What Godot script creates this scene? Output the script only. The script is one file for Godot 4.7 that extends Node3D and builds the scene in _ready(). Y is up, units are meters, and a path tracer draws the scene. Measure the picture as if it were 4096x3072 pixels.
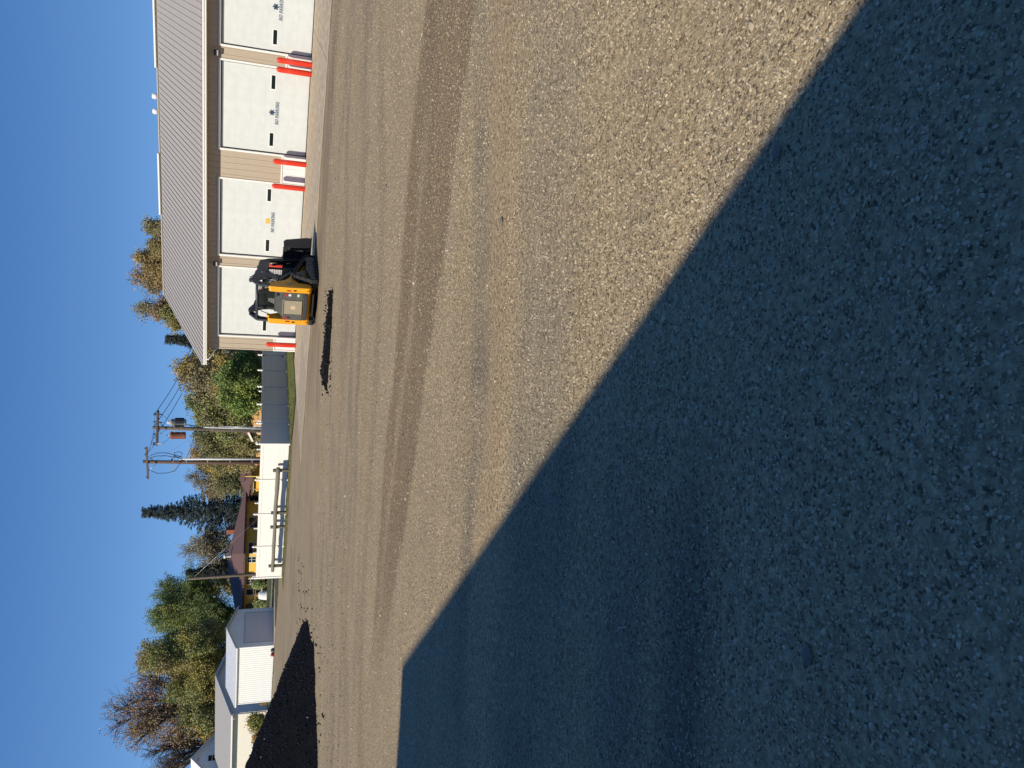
extends Node3D

# ---------------------------------------------------------------- frame of the place
# s runs along the garage front (to the right), n runs away from the viewer, square to it
const PHI := -0.505084
var F := Vector3(0.875137, 0, 0.483875)
var N := Vector3(0.483875, 0, -0.875137)
var G0 := Vector3(1.3317, 0, -40.9682)
var M := {}
var cache := {}
var used := {}
var rng := RandomNumberGenerator.new()
var nz := FastNoiseLite.new()

func W(s: float, y: float, n: float) -> Vector3:
	return G0 + F * s + N * n + Vector3.UP * y

func sn_of(x: float, z: float) -> Vector2:
	var d := Vector3(x, 0, z) - G0
	return Vector2(d.dot(F), d.dot(N))

func numbered(called: String) -> String:
	if not used.has(called):
		used[called] = 0
		return called
	used[called] += 1
	return "%s_%03d" % [called, used[called]]

func tag(o: Node, label: String, category: String, group := "", kind := "") -> void:
	if label: o.set_meta("label", label)
	if category: o.set_meta("category", category)
	if group: o.set_meta("group", group)
	if kind: o.set_meta("kind", kind)

func thing(called: String, label: String, category: String, s: float, n: float, turn := 0.0, group := "", y := 0.0) -> Node3D:
	var o := Node3D.new()
	o.name = numbered(called)
	add_child(o)
	o.position = W(s, y, n)
	o.rotation.y = PHI + deg_to_rad(turn)
	tag(o, label, category, group)
	return o

func obj(parent: Node, called: String, mesh: Mesh, m: Material, pos := Vector3.ZERO, rot := Vector3.ZERO) -> MeshInstance3D:
	var o := MeshInstance3D.new()
	o.name = numbered(called) if parent == self else called
	o.mesh = mesh
	o.material_override = m
	parent.add_child(o, true)
	o.position = pos
	o.rotation_degrees = rot
	return o

func struct(called: String, mesh: Mesh, m: Material, pos := Vector3.ZERO) -> MeshInstance3D:
	var o := obj(self, called, mesh, m, pos)
	o.set_meta("kind", "structure")
	return o

# ---------------------------------------------------------------- materials
func noise_tex(freq: float, size: int, lo: Color, hi: Color, kind := FastNoiseLite.TYPE_SIMPLEX_SMOOTH, oct := 4, sd := 1) -> NoiseTexture2D:
	var f := FastNoiseLite.new()
	f.noise_type = kind
	f.frequency = freq
	f.fractal_octaves = oct
	f.seed = sd
	if kind == FastNoiseLite.TYPE_CELLULAR:
		f.fractal_type = FastNoiseLite.FRACTAL_NONE
		f.cellular_return_type = FastNoiseLite.RETURN_CELL_VALUE
	var g := Gradient.new()
	g.set_color(0, lo)
	g.set_color(1, hi)
	var t := NoiseTexture2D.new()
	t.width = size
	t.height = size
	t.seamless = true
	t.noise = f
	t.color_ramp = g
	return t

func bump_tex(freq: float, size: int, kind := FastNoiseLite.TYPE_SIMPLEX_SMOOTH, sd := 1, oct := 3) -> NoiseTexture2D:
	var f := FastNoiseLite.new()
	f.noise_type = kind
	f.frequency = freq
	f.fractal_octaves = oct
	f.seed = sd
	if kind == FastNoiseLite.TYPE_CELLULAR:
		f.fractal_type = FastNoiseLite.FRACTAL_NONE
		f.cellular_return_type = FastNoiseLite.RETURN_DISTANCE
	var t := NoiseTexture2D.new()
	t.width = size
	t.height = size
	t.seamless = true
	t.noise = f
	if kind == FastNoiseLite.TYPE_CELLULAR: t.invert = true
	return t

func mat(key: String, r: float, g: float, b: float, rough := 0.6, metal := 0.0, tex: Texture2D = null, scale := Vector3.ONE) -> StandardMaterial3D:
	var m := StandardMaterial3D.new()
	m.resource_name = key
	m.albedo_color = Color(r, g, b).linear_to_srgb()
	m.roughness = rough
	m.metallic = metal
	if tex:
		m.albedo_texture = tex
		m.uv1_triplanar = true
		m.uv1_scale = scale
	M[key] = m
	return m

func leafmat(key: String, back: Color) -> StandardMaterial3D:
	var m := mat(key, 1, 1, 1, 0.6)
	m.vertex_color_use_as_albedo = true
	m.cull_mode = BaseMaterial3D.CULL_DISABLED
	m.backlight_enabled = true
	m.backlight = back
	return m

func materials() -> void:
	var G := noise_tex(0.02, 256, Color(0.955, 0.955, 0.95), Color(1, 1, 1), FastNoiseLite.TYPE_SIMPLEX_SMOOTH, 5, 3)
	var GD := noise_tex(0.012, 512, Color(0.80, 0.785, 0.76), Color(1, 1, 1), FastNoiseLite.TYPE_SIMPLEX_SMOOTH, 6, 8)
	var GR := noise_tex(0.09, 512, Color(0.62, 0.6, 0.58), Color(1, 1, 1), FastNoiseLite.TYPE_SIMPLEX_SMOOTH, 4, 5)
	var SP := noise_tex(0.3, 512, Color(0.45, 0.45, 0.45), Color(1, 1, 1), FastNoiseLite.TYPE_SIMPLEX_SMOOTH, 2, 9)
	mat("tan_metal", 0.43, 0.36, 0.27, 0.5, 0.0, G, Vector3(0.7, 0.25, 0.7))
	mat("roof_metal", 0.42, 0.385, 0.335, 0.6, 0.0, G, Vector3(1.1, 0.5, 0.3))
	mat("white_trim", 0.79, 0.79, 0.75, 0.45, 0.0, G, Vector3(1, 1, 1))
	mat("white_metal", 0.76, 0.775, 0.76, 0.45, 0.0, G, Vector3(0.8, 0.5, 0.8))
	mat("door_white", 0.625, 0.66, 0.645, 0.42, 0.0, G, Vector3(0.35, 0.35, 0.35))
	mat("soffit", 0.45, 0.40, 0.33, 0.6)
	mat("seal", 0.03, 0.03, 0.03, 0.8)
	mat("dark_glass", 0.012, 0.02, 0.02, 0.06)
	mat("letter_blue", 0.006, 0.032, 0.085, 0.5)
	mat("sticker_yellow", 0.85, 0.62, 0.12, 0.5, 0.0, noise_tex(0.05, 128, Color(0.75, 0.7, 0.6), Color(1, 1, 1)), Vector3(4, 4, 4))
	mat("bollard_red", 0.72, 0.045, 0.015, 0.35, 0.0, G, Vector3(2, 2, 2))
	mat("bollard_seam", 0.5, 0.03, 0.012, 0.4)
	var conc := mat("concrete", 0.55, 0.445, 0.305, 0.85, 0.0, GD, Vector3(0.55, 0.55, 0.16))
	conc.heightmap_enabled = true
	conc.heightmap_texture = bump_tex(0.12, 512)
	conc.heightmap_scale = 0.4
	mat("concrete_pad", 0.47, 0.385, 0.27, 0.85, 0.0, GD, Vector3(0.5, 0.5, 0.5))
	mat("vinyl", 0.84, 0.83, 0.77, 0.38, 0.0, G, Vector3(0.5, 0.5, 0.5))
	var tim := mat("timber", 0.36, 0.345, 0.28, 0.85, 0.0, noise_tex(0.03, 512, Color(0.5, 0.49, 0.46), Color(1, 1, 1), FastNoiseLite.TYPE_SIMPLEX_SMOOTH, 5, 21), Vector3(0.5, 6, 6))
	tim.heightmap_enabled = true
	tim.heightmap_texture = bump_tex(0.05, 256)
	tim.heightmap_scale = 1.0
	mat("timber_post", 0.20, 0.19, 0.15, 0.85, 0.0, noise_tex(0.03, 256, Color(0.5, 0.49, 0.46), Color(1, 1, 1), FastNoiseLite.TYPE_SIMPLEX_SMOOTH, 5, 22), Vector3(6, 0.6, 6))
	var wt := noise_tex(0.03, 512, Color(0.48, 0.44, 0.4), Color(1, 1, 1), FastNoiseLite.TYPE_SIMPLEX_SMOOTH, 5, 23)
	mat("pole_brown", 0.22, 0.14, 0.095, 0.85, 0.0, wt, Vector3(4, 0.3, 4))
	mat("pole_gray", 0.23, 0.20, 0.15, 0.85, 0.0, wt, Vector3(4, 0.3, 4))
	mat("arm_wood", 0.24, 0.18, 0.13, 0.85, 0.0, wt, Vector3(0.6, 4, 4))
	mat("conduit", 0.55, 0.56, 0.55, 0.4)
	mat("galv", 0.45, 0.47, 0.48, 0.35, 0.6)
	mat("wire", 0.01, 0.01, 0.012, 0.6)
	mat("insulator", 0.03, 0.035, 0.04, 0.3)
	mat("ceramic", 0.6, 0.6, 0.58, 0.25)
	mat("transformer_gray", 0.30, 0.33, 0.34, 0.35, 0.0, GD, Vector3(1, 1, 1))
	mat("transformer_rust", 0.30, 0.115, 0.08, 0.7, 0.0, GD, Vector3(1, 0.7, 1))
	# loader
	mat("loader_yellow", 0.80, 0.36, 0.012, 0.38, 0.0, G, Vector3(1.5, 1.5, 1.5))
	mat("loader_gray", 0.050, 0.056, 0.060, 0.42, 0.0, GD, Vector3(2, 2, 2))
	mat("loader_panel", 0.105, 0.108, 0.098, 0.5, 0.0, GD, Vector3(1.5, 1.5, 1.5))
	mat("loader_black", 0.014, 0.015, 0.017, 0.55, 0.0, GD, Vector3(2, 2, 2))
	mat("rubber", 0.022, 0.025, 0.028, 0.8, 0.0, GR, Vector3(3, 3, 3))
	mat("track_steel", 0.16, 0.145, 0.13, 0.7, 0.0, GR, Vector3(3, 3, 3))
	mat("dust_steel", 0.28, 0.25, 0.20, 0.8, 0.0, GR, Vector3(3, 3, 3))
	mat("grille_beige", 0.50, 0.44, 0.31, 0.6)
	mat("badge", 0.55, 0.42, 0.25, 0.5)
	mat("decal_gray", 0.28, 0.28, 0.27, 0.5)
	mat("decal_white", 0.75, 0.75, 0.74, 0.5)
	mat("chrome", 0.7, 0.7, 0.7, 0.15, 1.0)
	mat("red_lens", 0.45, 0.02, 0.03, 0.2)
	mat("red_reflect", 0.35, 0.03, 0.01, 0.3)
	mat("white_lens", 0.7, 0.7, 0.7, 0.15)
	mat("green_label", 0.10, 0.50, 0.20, 0.5)
	var gl := mat("cab_glass", 0.02, 0.05, 0.045, 0.03)
	gl.transparency = BaseMaterial3D.TRANSPARENCY_ALPHA
	gl.albedo_color = Color(0.10, 0.16, 0.15, 0.35)
	# houses
	mat("yellow_siding", 0.80, 0.50, 0.075, 0.6, 0.0, G, Vector3(0.5, 0.5, 0.5))
	mat("cream_siding", 0.80, 0.77, 0.66, 0.5, 0.0, G, Vector3(0.5, 0.5, 0.5))
	mat("orange_wall", 0.66, 0.38, 0.15, 0.7, 0.0, G, Vector3(0.5, 0.5, 0.5))
	mat("brown_shingle", 0.30, 0.165, 0.14, 0.9, 0.0, SP, Vector3(0.9, 0.9, 0.9))
	mat("gray_shingle", 0.66, 0.64, 0.60, 0.9, 0.0, SP, Vector3(0.8, 0.8, 0.8))
	mat("dark_shingle", 0.15, 0.14, 0.13, 0.9, 0.0, SP, Vector3(0.9, 0.9, 0.9))
	mat("brown_fascia", 0.10, 0.055, 0.04, 0.6)
	mat("brick", 0.42, 0.15, 0.09, 0.85, 0.0, GR, Vector3(2, 2, 2))
	mat("shed_door", 0.62, 0.60, 0.58, 0.6)
	mat("gray_trim", 0.50, 0.51, 0.52, 0.5)
	mat("shed_white", 0.80, 0.82, 0.80, 0.42, 0.0, G, Vector3(0.6, 0.4, 0.6))
	mat("deck_wood", 0.20, 0.10, 0.05, 0.8)
	mat("blue_plastic", 0.01, 0.08, 0.5, 0.4)
	mat("cloth_white", 0.75, 0.77, 0.75, 0.8)
	mat("dark_metal", 0.025, 0.025, 0.03, 0.45)
	mat("clay_red", 0.30, 0.03, 0.035, 0.5)
	mat("marker_red", 0.6, 0.05, 0.03, 0.5)
	mat("marker_yellow", 0.75, 0.5, 0.06, 0.5)
	# ground
	var asp := mat("asphalt_mix", 0.012, 0.012, 0.0135, 0.8, 0.0, noise_tex(0.15, 512, Color(0.5, 0.5, 0.5), Color(1, 1, 1), FastNoiseLite.TYPE_SIMPLEX_SMOOTH, 3, 31), Vector3(1, 1, 1))
	asp.metallic_specular = 0.2
	asp.heightmap_enabled = true
	asp.heightmap_texture = bump_tex(0.1, 512, FastNoiseLite.TYPE_CELLULAR, 32)
	asp.heightmap_scale = 2.0
	var al := mat("asphalt_lump", 1, 1, 1, 0.9)
	al.vertex_color_use_as_albedo = true
	al.metallic_specular = 0.15
	mat("soil", 0.20, 0.155, 0.10, 0.95, 0.0, GD, Vector3(0.2, 0.2, 0.2))
	mat("lawn_soil", 0.075, 0.095, 0.03, 0.95, 0.0, GR, Vector3(0.6, 0.6, 0.6))
	mat("moss_soil", 0.13, 0.115, 0.045, 0.95, 0.0, GR, Vector3(0.6, 0.6, 0.6))
	mat("path", 0.33, 0.28, 0.22, 0.95, 0.0, GD, Vector3(0.4, 0.4, 0.4))
	var st := mat("stone", 1, 1, 1, 0.8)
	st.vertex_color_use_as_albedo = true
	var gv := StandardMaterial3D.new()
	gv.resource_name = "gravel"
	gv.roughness = 0.9
	gv.albedo_color = Color(0.98, 0.98, 0.98)
	gv.vertex_color_use_as_albedo = true
	var cell := noise_tex(0.13, 2048, Color(0.5, 0.48, 0.46), Color(1, 1, 1), FastNoiseLite.TYPE_CELLULAR, 1, 41)
	var gg := Gradient.new()
	gg.offsets = PackedFloat32Array([0.0, 0.14, 0.22, 0.5, 0.7, 0.86, 1.0])
	gg.colors = PackedColorArray([Color(0.52, 0.50, 0.48), Color(0.74, 0.72, 0.70), Color(0.92, 0.90, 0.87), Color(0.90, 0.89, 0.88), Color(0.96, 0.94, 0.91), Color(0.99, 0.98, 0.96), Color(1, 1, 1)])
	cell.color_ramp = gg
	gv.albedo_texture = cell
	gv.heightmap_enabled = true
	gv.heightmap_texture = bump_tex(0.13, 2048, FastNoiseLite.TYPE_CELLULAR, 41)
	gv.heightmap_scale = 0.5
	gv.detail_enabled = true
	gv.detail_blend_mode = BaseMaterial3D.BLEND_MODE_MUL
	gv.detail_uv_layer = BaseMaterial3D.DETAIL_UV_2
	gv.detail_albedo = noise_tex(0.09, 1024, Color(0.66, 0.64, 0.61), Color(1.0, 1.0, 1.0), FastNoiseLite.TYPE_SIMPLEX_SMOOTH, 6, 43)
	M["gravel"] = gv
	# plants
	mat("bark", 0.085, 0.07, 0.055, 0.9, 0.0, GR, Vector3(1.5, 0.5, 1.5))
	mat("bark_dark", 0.075, 0.06, 0.05, 0.9, 0.0, GR, Vector3(1.5, 0.5, 1.5))
	leafmat("leaf", Color(0.45, 0.45, 0.2))
	leafmat("needle", Color(0.03, 0.05, 0.04))
	leafmat("blade", Color(0.15, 0.2, 0.05))

# ---------------------------------------------------------------- shapes
func quad(st: SurfaceTool, a: Vector3, b: Vector3, c: Vector3, d: Vector3) -> void:
	st.add_vertex(a); st.add_vertex(b); st.add_vertex(c)
	st.add_vertex(a); st.add_vertex(c); st.add_vertex(d)

func begin() -> SurfaceTool:
	var st := SurfaceTool.new()
	st.begin(Mesh.PRIMITIVE_TRIANGLES)
	st.set_smooth_group(-1)
	return st

func done(st: SurfaceTool) -> ArrayMesh:
	st.generate_normals()
	return st.commit()

# box with chamfered edges, cached by size
func bm(size: Vector3, bev := 0.006) -> ArrayMesh:
	var key := "b%.4f,%.4f,%.4f,%.4f" % [size.x, size.y, size.z, bev]
	if cache.has(key): return cache[key]
	var st := begin()
	bx(st, Vector3.ZERO, size, bev)
	cache[key] = done(st)
	return cache[key]

func bx(st: SurfaceTool, c: Vector3, size: Vector3, bev := 0.006, basis := Basis.IDENTITY) -> void:
	var h := size / 2
	var e: float = min(bev, min(h.x, min(h.y, h.z)) * 0.45)
	var P := func(sx: int, sy: int, sz: int, ax: int) -> Vector3:
		var v := Vector3(sx * h.x, sy * h.y, sz * h.z)
		if ax != 0: v.x -= sx * e
		if ax != 1: v.y -= sy * e
		if ax != 2: v.z -= sz * e
		return c + basis * v
	var axes := [[0, 1, 2], [1, 2, 0], [2, 0, 1]]
	for a in axes:
		for s in [-1, 1]:
			var q := []
			for k in [[-1, -1], [1, -1], [1, 1], [-1, 1]]:
				var sg := [0, 0, 0]
				sg[a[0]] = s; sg[a[1]] = k[0]; sg[a[2]] = k[1]
				q.append(P.call(sg[0], sg[1], sg[2], a[0]))
			if s > 0: quad(st, q[3], q[2], q[1], q[0])
			else: quad(st, q[0], q[1], q[2], q[3])
	for a in axes: # edges along axis a[0]
		for s1 in [-1, 1]:
			for s2 in [-1, 1]:
				var q := []
				for k in [[-1, a[1]], [1, a[1]], [1, a[2]], [-1, a[2]]]:
					var sg := [0, 0, 0]
					sg[a[0]] = k[0]; sg[a[1]] = s1; sg[a[2]] = s2
					q.append(P.call(sg[0], sg[1], sg[2], k[1]))
				if s1 * s2 > 0: quad(st, q[0], q[1], q[2], q[3])
				else: quad(st, q[3], q[2], q[1], q[0])
	for sx in [-1, 1]:
		for sy in [-1, 1]:
			for sz in [-1, 1]:
				var a: Vector3 = P.call(sx, sy, sz, 0)
				var b: Vector3 = P.call(sx, sy, sz, 1)
				var d: Vector3 = P.call(sx, sy, sz, 2)
				if sx * sy * sz > 0:
					st.add_vertex(a); st.add_vertex(d); st.add_vertex(b)
				else:
					st.add_vertex(a); st.add_vertex(b); st.add_vertex(d)

func box(parent: Node, called: String, size: Vector3, pos: Vector3, m: String, rot := Vector3.ZERO, bev := 0.006) -> MeshInstance3D:
	return obj(parent, called, bm(size, bev), M[m], pos, rot)

# box from corner to corner (lo, hi)
func bb(parent: Node, called: String, lo: Vector3, hi: Vector3, m: String, bev := 0.006) -> MeshInstance3D:
	return box(parent, called, (hi - lo).abs(), (lo + hi) / 2, m, Vector3.ZERO, bev)

# extrusion of a polygon in the x-y plane along z from z0 to z1
func prism(poly: PackedVector2Array, z0: float, z1: float) -> ArrayMesh:
	var st := begin()
	var p := poly
	if Geometry2D.is_polygon_clockwise(p): p.reverse()
	var t := Geometry2D.triangulate_polygon(p)
	for i in range(0, t.size(), 3):
		var a := p[t[i]]; var b := p[t[i + 1]]; var c := p[t[i + 2]]
		if (b - a).cross(c - a) < 0:
			var w := b; b = c; c = w
		st.add_vertex(Vector3(a.x, a.y, z1)); st.add_vertex(Vector3(c.x, c.y, z1)); st.add_vertex(Vector3(b.x, b.y, z1))
		st.add_vertex(Vector3(a.x, a.y, z0)); st.add_vertex(Vector3(b.x, b.y, z0)); st.add_vertex(Vector3(c.x, c.y, z0))
	for i in p.size():
		var a := p[i]
		var b := p[(i + 1) % p.size()]
		quad(st, Vector3(a.x, a.y, z0), Vector3(a.x, a.y, z1), Vector3(b.x, b.y, z1), Vector3(b.x, b.y, z0))
	return done(st)

# polygon given as (forward, height) extruded across x0..x1 ; forward is -z
func plate(poly: Array, x0: float, x1: float) -> ArrayMesh:
	var p := PackedVector2Array()
	for v in poly: p.append(Vector2(v[0], v[1]))
	var m := prism(p, x0, x1)
	# (f, y, x) -> (x, y, -f)
	var st := SurfaceTool.new()
	st.create_from(m, 0)
	var a := st.commit_to_arrays()
	var vs: PackedVector3Array = a[Mesh.ARRAY_VERTEX]
	var ns: PackedVector3Array = a[Mesh.ARRAY_NORMAL]
	for i in vs.size():
		vs[i] = Vector3(vs[i].z, vs[i].y, -vs[i].x)
		ns[i] = Vector3(ns[i].z, ns[i].y, -ns[i].x)
	a[Mesh.ARRAY_VERTEX] = vs
	a[Mesh.ARRAY_NORMAL] = ns
	var am := ArrayMesh.new()
	am.add_surface_from_arrays(Mesh.PRIMITIVE_TRIANGLES, a)
	return am

func tube_into(st: SurfaceTool, pts: PackedVector3Array, rad: PackedFloat32Array, seg := 6, caps := true) -> void:
	var rings := []
	var up := Vector3(0.31, 0.2, 0.93)
	for i in pts.size():
		var d: Vector3
		if i == 0: d = pts[1] - pts[0]
		elif i == pts.size() - 1: d = pts[i] - pts[i - 1]
		else: d = pts[i + 1] - pts[i - 1]
		d = d.normalized()
		if absf(d.dot(up)) > 0.95: up = Vector3(0.93, 0.31, 0.2)
		var x := d.cross(up).normalized()
		var y := x.cross(d)
		up = y
		var ring := PackedVector3Array()
		for k in seg:
			var a := TAU * k / seg
			ring.append(pts[i] + (x * cos(a) + y * sin(a)) * rad[i])
		rings.append(ring)
	for i in pts.size() - 1:
		for k in seg:
			var k2 := (k + 1) % seg
			quad(st, rings[i][k], rings[i][k2], rings[i + 1][k2], rings[i + 1][k])
	if caps:
		for k in range(1, seg - 1):
			st.add_vertex(rings[0][0]); st.add_vertex(rings[0][k + 1]); st.add_vertex(rings[0][k])
			var l: PackedVector3Array = rings[-1]
			st.add_vertex(l[0]); st.add_vertex(l[k]); st.add_vertex(l[k + 1])

func tube(parent: Node, called: String, pts: Array, rad, m: String, seg := 8, smooth := true) -> MeshInstance3D:
	var st := SurfaceTool.new()
	st.begin(Mesh.PRIMITIVE_TRIANGLES)
	st.set_smooth_group(0 if smooth else -1)
	var r := PackedFloat32Array()
	for i in pts.size(): r.append(rad if (rad is float or rad is int) else rad[i])
	tube_into(st, PackedVector3Array(pts), r, seg)
	return obj(parent, called, done(st), M[m])

# surface of revolution, profile of (radius, height)
func lathe(profile: Array, seg := 16) -> ArrayMesh:
	var key := "l%s,%d" % [profile, seg]
	if cache.has(key): return cache[key]
	var st := SurfaceTool.new()
	st.begin(Mesh.PRIMITIVE_TRIANGLES)
	st.set_smooth_group(0)
	for i in profile.size() - 1:
		var a = profile[i]; var b = profile[i + 1]
		for k in seg:
			var t0 := TAU * k / seg
			var t1 := TAU * (k + 1) / seg
			quad(st, Vector3(cos(t0) * a[0], a[1], sin(t0) * a[0]), Vector3(cos(t1) * a[0], a[1], sin(t1) * a[0]), Vector3(cos(t1) * b[0], b[1], sin(t1) * b[0]), Vector3(cos(t0) * b[0], b[1], sin(t0) * b[0]))
	cache[key] = done(st)
	return cache[key]

# sheet-metal panel standing in x-y, face to +z, w wide, h high, one raised seam at its left edge
func rib_panel(w: float, h: float, minor := 2, seam := 0.026, depth := 0.022) -> ArrayMesh:
	var key := "r%.4f,%.4f,%d,%.4f,%.4f" % [w, h, minor, seam, depth]
	if cache.has(key): return cache[key]
	var pr := [Vector2(0, 0), Vector2(0.004, depth), Vector2(seam, depth), Vector2(seam + 0.006, 0)]
	for i in minor:
		var c := seam + (w - seam) * (i + 1.0) / (minor + 1.0)
		pr.append(Vector2(c - 0.012, 0)); pr.append(Vector2(c, 0.004)); pr.append(Vector2(c + 0.012, 0))
	pr.append(Vector2(w, 0))
	var st := begin()
	for i in pr.size() - 1:
		quad(st, Vector3(pr[i].x, h, pr[i].y), Vector3(pr[i + 1].x, h, pr[i + 1].y), Vector3(pr[i + 1].x, 0, pr[i + 1].y), Vector3(pr[i].x, 0, pr[i].y))
	cache[key] = done(st)
	return cache[key]

# flat polygon sheet from a ring of points, lifted to y
func sheet(ring: Array, y: float) -> ArrayMesh:
	var p := PackedVector2Array()
	for v in ring: p.append(Vector2(v.x, v.z))
	var t := Geometry2D.triangulate_polygon(p)
	var st := begin()
	for i in range(0, t.size(), 3):
		var a := p[t[i]]; var b := p[t[i + 1]]; var c := p[t[i + 2]]
		if (b - a).cross(c - a) < 0:
			var w := b; b = c; c = w
		for v in [a, b, c]: st.add_vertex(Vector3(v.x, y, v.y))
	return done(st)

func fn_ring(a: Array) -> Array:
	var r := []
	for v in a: r.append(W(v[0], 0, v[1]))
	return r

func multi(parent: Node, called: String, mesh: Mesh, m: Material, xf: Array, cols: Array) -> MultiMeshInstance3D:
	var mm := MultiMesh.new()
	mm.transform_format = MultiMesh.TRANSFORM_3D
	mm.use_colors = true
	mm.mesh = mesh
	mm.instance_count = xf.size()
	for i in xf.size():
		mm.set_instance_transform(i, xf[i])
		mm.set_instance_color(i, cols[i])
	var o := MultiMeshInstance3D.new()
	o.name = numbered(called) if parent == self else called
	o.multimesh = mm
	o.material_override = m
	parent.add_child(o, true)
	return o

# copies of a small mesh baked into one mesh with vertex colours
func scatter(parent: Node, called: String, mesh: ArrayMesh, m: Material, xf: Array, cols: Array) -> MeshInstance3D:
	var a := mesh.surface_get_arrays(0)
	var v0: PackedVector3Array = a[Mesh.ARRAY_VERTEX]
	var n0: PackedVector3Array = a[Mesh.ARRAY_NORMAL]
	var v := PackedVector3Array()
	var nn := PackedVector3Array()
	var cl := PackedColorArray()
	var one := PackedColorArray()
	one.resize(v0.size())
	for i in xf.size():
		v.append_array(xf[i] * v0)
		nn.append_array(Transform3D(xf[i].basis.orthonormalized(), Vector3.ZERO) * n0)
		one.fill(cols[i])
		cl.append_array(one)
	var ar := []
	ar.resize(Mesh.ARRAY_MAX)
	ar[Mesh.ARRAY_VERTEX] = v
	ar[Mesh.ARRAY_NORMAL] = nn
	ar[Mesh.ARRAY_COLOR] = cl
	var am := ArrayMesh.new()
	am.add_surface_from_arrays(Mesh.PRIMITIVE_TRIANGLES, ar)
	return obj(parent, called, am, m)

func text_mesh(words: String, height: float, depth := 0.004, bold := true) -> TextMesh:
	var t := TextMesh.new()
	var f := SystemFont.new()
	f.font_names = PackedStringArray(["Droid Sans"])
	f.font_weight = 700 if bold else 400
	t.font = f
	t.text = words
	t.font_size = 32
	t.pixel_size = height / 23.0
	t.depth = depth
	return t

# ---------------------------------------------------------------- scene
func _ready() -> void:
	rng.seed = 20
	nz.seed = 7
	nz.frequency = 1.0
	nz.fractal_octaves = 3
	var cam := Camera3D.new()
	add_child(cam)
	cam.name = "camera"
	# the phone was held on its side: the top of the place lies at the left of the picture
	var fwd := Vector3(0, -0.31738478, -0.94829684)
	var right := Vector3(0.99950586, 0.02980785, -0.00997637)
	var up := Vector3(-0.03143303, 0.94782825, -0.31722794)
	cam.transform = Transform3D(Basis(-up, right, -fwd), Vector3(0, 1.935, 0))
	cam.fov = 53.05
	cam.near = 0.05
	cam.far = 1500.0
	cam.current = true
	var env := Environment.new()
	env.background_mode = Environment.BG_SKY
	var sky := Sky.new()
	var ps := ProceduralSkyMaterial.new()
	ps.sky_top_color = Color(0.205, 0.39, 0.655)
	ps.sky_horizon_color = Color(0.53, 0.74, 0.96)
	ps.sky_curve = 0.11
	ps.ground_horizon_color = Color(0.42, 0.40, 0.36)
	ps.ground_bottom_color = Color(0.36, 0.33, 0.29)
	ps.sun_angle_max = 4.0
	sky.sky_material = ps
	env.sky = sky
	env.tonemap_mode = Environment.TONE_MAPPER_LINEAR
	env.tonemap_exposure = 1.04
	env.sdfgi_enabled = true
	env.ssao_enabled = true
	env.ssil_enabled = true
	var we := WorldEnvironment.new()
	we.environment = env
	add_child(we)
	var sun := DirectionalLight3D.new()
	sun.name = "sun"
	add_child(sun)
	sun.basis = Basis.looking_at(-Vector3(-0.755, 0.78, 0.725).normalized(), Vector3.UP)
	sun.light_energy = 1.55
	sun.light_color = Color(1.0, 0.955, 0.88)
	sun.light_angular_distance = 0.53
	sun.shadow_enabled = true

	materials()
	ground()
	shade_building()
	garage()
	houses()
	fences()
	poles()
	trees()
	bollards()
	loader()
	asphalt()
	small_things()
	stones()

# ---------------------------------------------------------------- ground
func smooth(a: float, b: float, x: float) -> float:
	var t := clampf((x - a) / (b - a), 0, 1)
	return t * t * (3 - 2 * t)

# band between two edges given as (value at x = 0, slope), soft by w
func band(v: float, lo: float, hi: float, w: float) -> float:
	return smooth(lo - w, lo + w, v) * (1 - smooth(hi - w, hi + w, v))

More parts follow.
